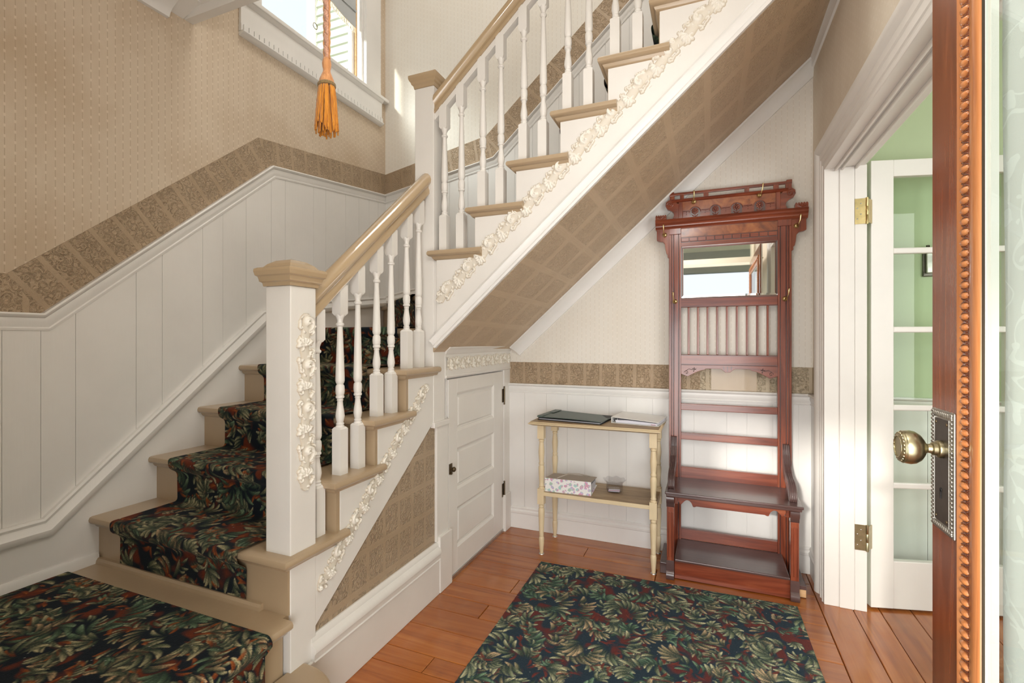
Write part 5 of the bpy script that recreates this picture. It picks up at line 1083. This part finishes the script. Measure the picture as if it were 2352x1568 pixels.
# ------------------------------------------------------------------ carpets
rg = empty('entry_rug', (-0.245, 1.9, 0.0), label='dark green leaf-patterned cut carpet lying flat on the plank floor', cat='rug')
RES = 0.0026; W_, H_ = 1.288, 1.56; Cc = leaf_canvas(W_, H_, RES, 11)
nx, ny = int(W_/RES), int(H_/RES); U, V = np.meshgrid(np.linspace(0, W_, nx), np.linspace(0, H_, ny))
th = math.radians(0.9); TR = np.array((0.400, 2.632)); cu, su = math.cos(th), math.sin(th)
lx, ly = U-W_, V-H_; lx = lx+0.0008*np.sin(V*180)*(U < 0.003)
Px = TR[0]+lx*cu-ly*su; Py = TR[1]+lx*su+ly*cu
edge = np.minimum.reduce([U, W_-U, V, H_-V]); Pz = 0.009*np.clip(edge/0.004, 0, 1)**0.5+0.0012*np.sin(Px*9+Py*5)*np.clip(edge/0.1, 0, 1)+0.0006*np.random.default_rng(1).random(U.shape)+0.0003
carpet_grid('pile', np.stack([Px, Py, Pz], 2), Cc, 'carpet', rg)
lcp = empty('landing_carpet', (-1.75, 0.6, ZT(2)), label='dark leaf-patterned carpet covering the low landing and lapping over its edge', cat='carpet')
RES = 0.0028; xa, xb, ya, yb_ = XL+0.018, XS+0.049, 0.16, 1.062
drop = 0.20; Lp = (xb-xa)+drop; Wd = yb_-ya; Cc = leaf_canvas(Lp, Wd, RES, 23, warm=True); nx, ny = int(Lp/RES), int(Wd/RES)
U, V = np.meshgrid(np.linspace(0, Lp, nx), np.linspace(0, Wd, ny)); r_ = 0.020; flat = (xb-xa)-r_
s = U-flat; ang = np.clip(s/r_, 0, PI*0.62); X = np.where(s < 0, xa+U, xa+flat+r_*np.sin(ang)); Zz = ZT(2)+0.009+np.where(s < 0, 0, -r_*(1-np.cos(ang)))
ex = np.maximum(s-r_*PI*0.62, 0); X = X-np.minimum(ex, 0.04)*0.75; Zz = Zz-ex*0.97
edge = np.minimum(V, Wd-V); Zz = Zz-0.008*(1-np.clip(edge/0.004, 0, 1)**0.5)+0.0006*np.random.default_rng(2).random(U.shape)
carpet_grid('pile', np.stack([X, ya+V+0*X, Zz], 2), Cc, 'carpet_runner', lcp)
rn = empty('stair_runner', (-1.8, 1.6, 0.0), label='dark leaf-patterned carpet runner following the treads and risers', cat='carpet')
def profile(pts, r=0.016, n=5):
    """round the corners of a polyline in (a, z)"""
    P = [np.array(p, float) for p in pts]; out = [P[0]]
    for p, q, s_ in zip(P, P[1:], P[2:]):
        a = (p-q)/np.linalg.norm(p-q); b = (s_-q)/np.linalg.norm(s_-q); k = min(r, np.linalg.norm(p-q)*.45, np.linalg.norm(s_-q)*.45)
        for t in np.linspace(0, 1, n): out.append((1-t)**2*(q+a*k)+2*t*(1-t)*q+t*t*(q+b*k))
    return np.array(out+[P[-1]])
def runner(pts, w0, w1, to3, seed, res=0.003, warm=True):
    P = profile(pts); d = np.r_[0, np.cumsum(np.linalg.norm(np.diff(P, axis=0), axis=1))]; n = int(d[-1]/res); s_ = np.linspace(0, d[-1], n)
    A, Z_ = np.interp(s_, d, P[:, 0]), np.interp(s_, d, P[:, 1]); m_ = int((w1-w0)/res); wv = np.linspace(w0, w1, m_)
    AA, WW = np.meshgrid(A, wv, indexing='ij'); ZZ = np.repeat(Z_[:, None], m_, 1)
    WW = WW+0.004*np.sin(s_*7)[:, None]
    C = leaf_canvas(w1-w0, d[-1], res, seed, warm)[:n, :m_]
    return carpet_grid('pile', to3(AA, WW, ZZ), C[:, :], 'carpet_runner', rn)
k = 0.009; pts = [(YR(3)-k, ZT(2)+0.024)]
for n in range(3, 8):
    pts += [(YR(n)-k, ZT(n)-0.058), (YR(n)-0.036-k, ZT(n)-0.034), (YR(n)-0.038-k, ZT(n)+k)]
    pts += [(YR(n+1)-k if n < 7 else 2.30, ZT(n)+k)]
runner(pts, -2.130, -1.440, lambda a, w, z: np.stack([w, a, z], 2), 31)
# winder: riser and tread of the diagonal step
dd = np.array([DIA[1][0]-DIA[0][0], DIA[1][1]-DIA[0][1]]); dd /= np.linalg.norm(dd); nn = np.array([-dd[1], dd[0]]); nn = nn if nn[1] < 0 else -nn
def wind(a, w, z): return np.stack([DIA[0][0]+dd[0]*w-nn[0]*a, DIA[0][1]+dd[1]*w-nn[1]*a, z], 2)
runner([(-0.024, ZT(7)+k), (-0.024, ZT(8)-0.05), (-0.052, ZT(8)-0.03), (-0.054, ZT(8)+k), (0.26, ZT(8)+k)], 0.26, 0.95, wind, 37, res=0.004)
pts = [(XRi(9)-0.22, ZT(8)+k+0.001)]
pts += [(XRi(9)-k, ZT(8)+k+0.001)]
for n in range(9, 17): pts += [(XRi(n)-k, ZT(n)-0.058), (XRi(n)-0.036-k, ZT(n)-0.034), (XRi(n)-0.038-k, ZT(n)+k), ((XRi(n+1)-k) if n < 16 else 0.45, ZT(n)+k)]
runner(pts, YF+0.16, YF+0.85, lambda a, w, z: np.stack([a, w, z], 2), 41, res=0.007)

# ------------------------------------------------------------------ outside: side wing by the stair window, porch, street
nh = empty('neighbour_house', (-3.9, 6.0, -0.5), label='cream clapboard house wing seen through the stair window', cat='house')
MB().box((-5.02, 5.03, -0.5), (-2.9, 8.0, 7.2)).build('wall', 'siding', nh)
for i in range(44):
    z = 2.0+0.118*i; MB().prism([(4.992, z), (5.022, z+0.117), (5.03, z+0.117), (5.03, z-0.012), (5.018, z-0.004)], 0, -4.90, -2.92).build('clapboard', 'clapboard_paint', nh)
box('corner_board', (-5.06, 4.985, -0.5), (-4.90, 5.04, 7.2), 'siding', nh, 0.004)
MB().add([(-5.3, 4.7, 7.15), (-2.7, 4.7, 7.15), (-2.7, 8.3, 7.15), (-5.3, 8.3, 7.15), (-4.6, 6.5, 8.6), (-3.4, 6.5, 8.6)], [(0, 1, 5, 4), (1, 2, 5), (2, 3, 4, 5), (3, 0, 4), (3, 2, 1, 0)]).build('roof', 'roof_brown', nh)
po = empty('porch', (-0.1, -1.2, 0), label='front porch with a cream ceiling and grey beam outside the entrance', cat='porch')
box('ceiling', (-2.4, -2.5, 2.70), (1.8, -0.1, 2.76), 'porch_cream', po); box('beam', (-2.4, -2.5, 2.36), (1.8, -2.34, 2.70), 'grey_beam', po); box('deck', (-2.4, -2.5, -0.12), (1.8, -0.1, -0.03), 'grey_beam', po)
for x in (-2.3, 1.7): MB().lathe([(-0.03, 0.07), (2.36, 0.06)], (x, -2.42, 0), square=True).build('column', 'porch_cream', po)
tag(MB().box((-30, -45, -0.8), (30, -0.1, -0.6)).build('ground', 'grass_ground'), 'lawn and street in front of the porch', 'ground', kind='structure')
hs = empty('street_house', (-4.5, -20, -0.6), label='brown gabled house across the street reflected in the hall tree mirror', cat='house')
MB().box((-11, -22, -0.6), (-3.5, -16, 5.0)).build('wall', 'siding', hs)
MB().prism([(-11.5, 4.9), (-7.25, 8.2), (-3.0, 4.9)], 1, -22.3, -15.7).build('roof', 'roof_brown', hs)
def tree(x, y, h, seed):
    t = empty('bare_tree', (x, y, -0.6), label='bare winter tree %s the porch' % ('left beyond' if x < 0 else 'right beyond'), cat='tree'); r = random.Random(seed); m = MB()
    def br(p, d, L, rad, dep):
        q = p+d*L; m.tube([p, (p+q)/2+Vector((r.uniform(-.05, .05)*L, 0, 0)), q], [rad, rad*0.85, rad*0.7], 5)
        if dep:
            for _ in range(3):
                nd = (d+Vector((r.uniform(-.7, .7), r.uniform(-.7, .7), r.uniform(-.1, .5)))).normalized(); br(q, nd, L*0.74, rad*0.6, dep-1)
    br(Vector((x, y, -0.6)), Vector((0, 0, 1)), h*0.3, 0.16, 5); m.build('branches', 'bark', t, smooth=True)
tree(-4.2, -8.0, 7.0, 3); tree(3.0, -12.0, 7.0, 8)
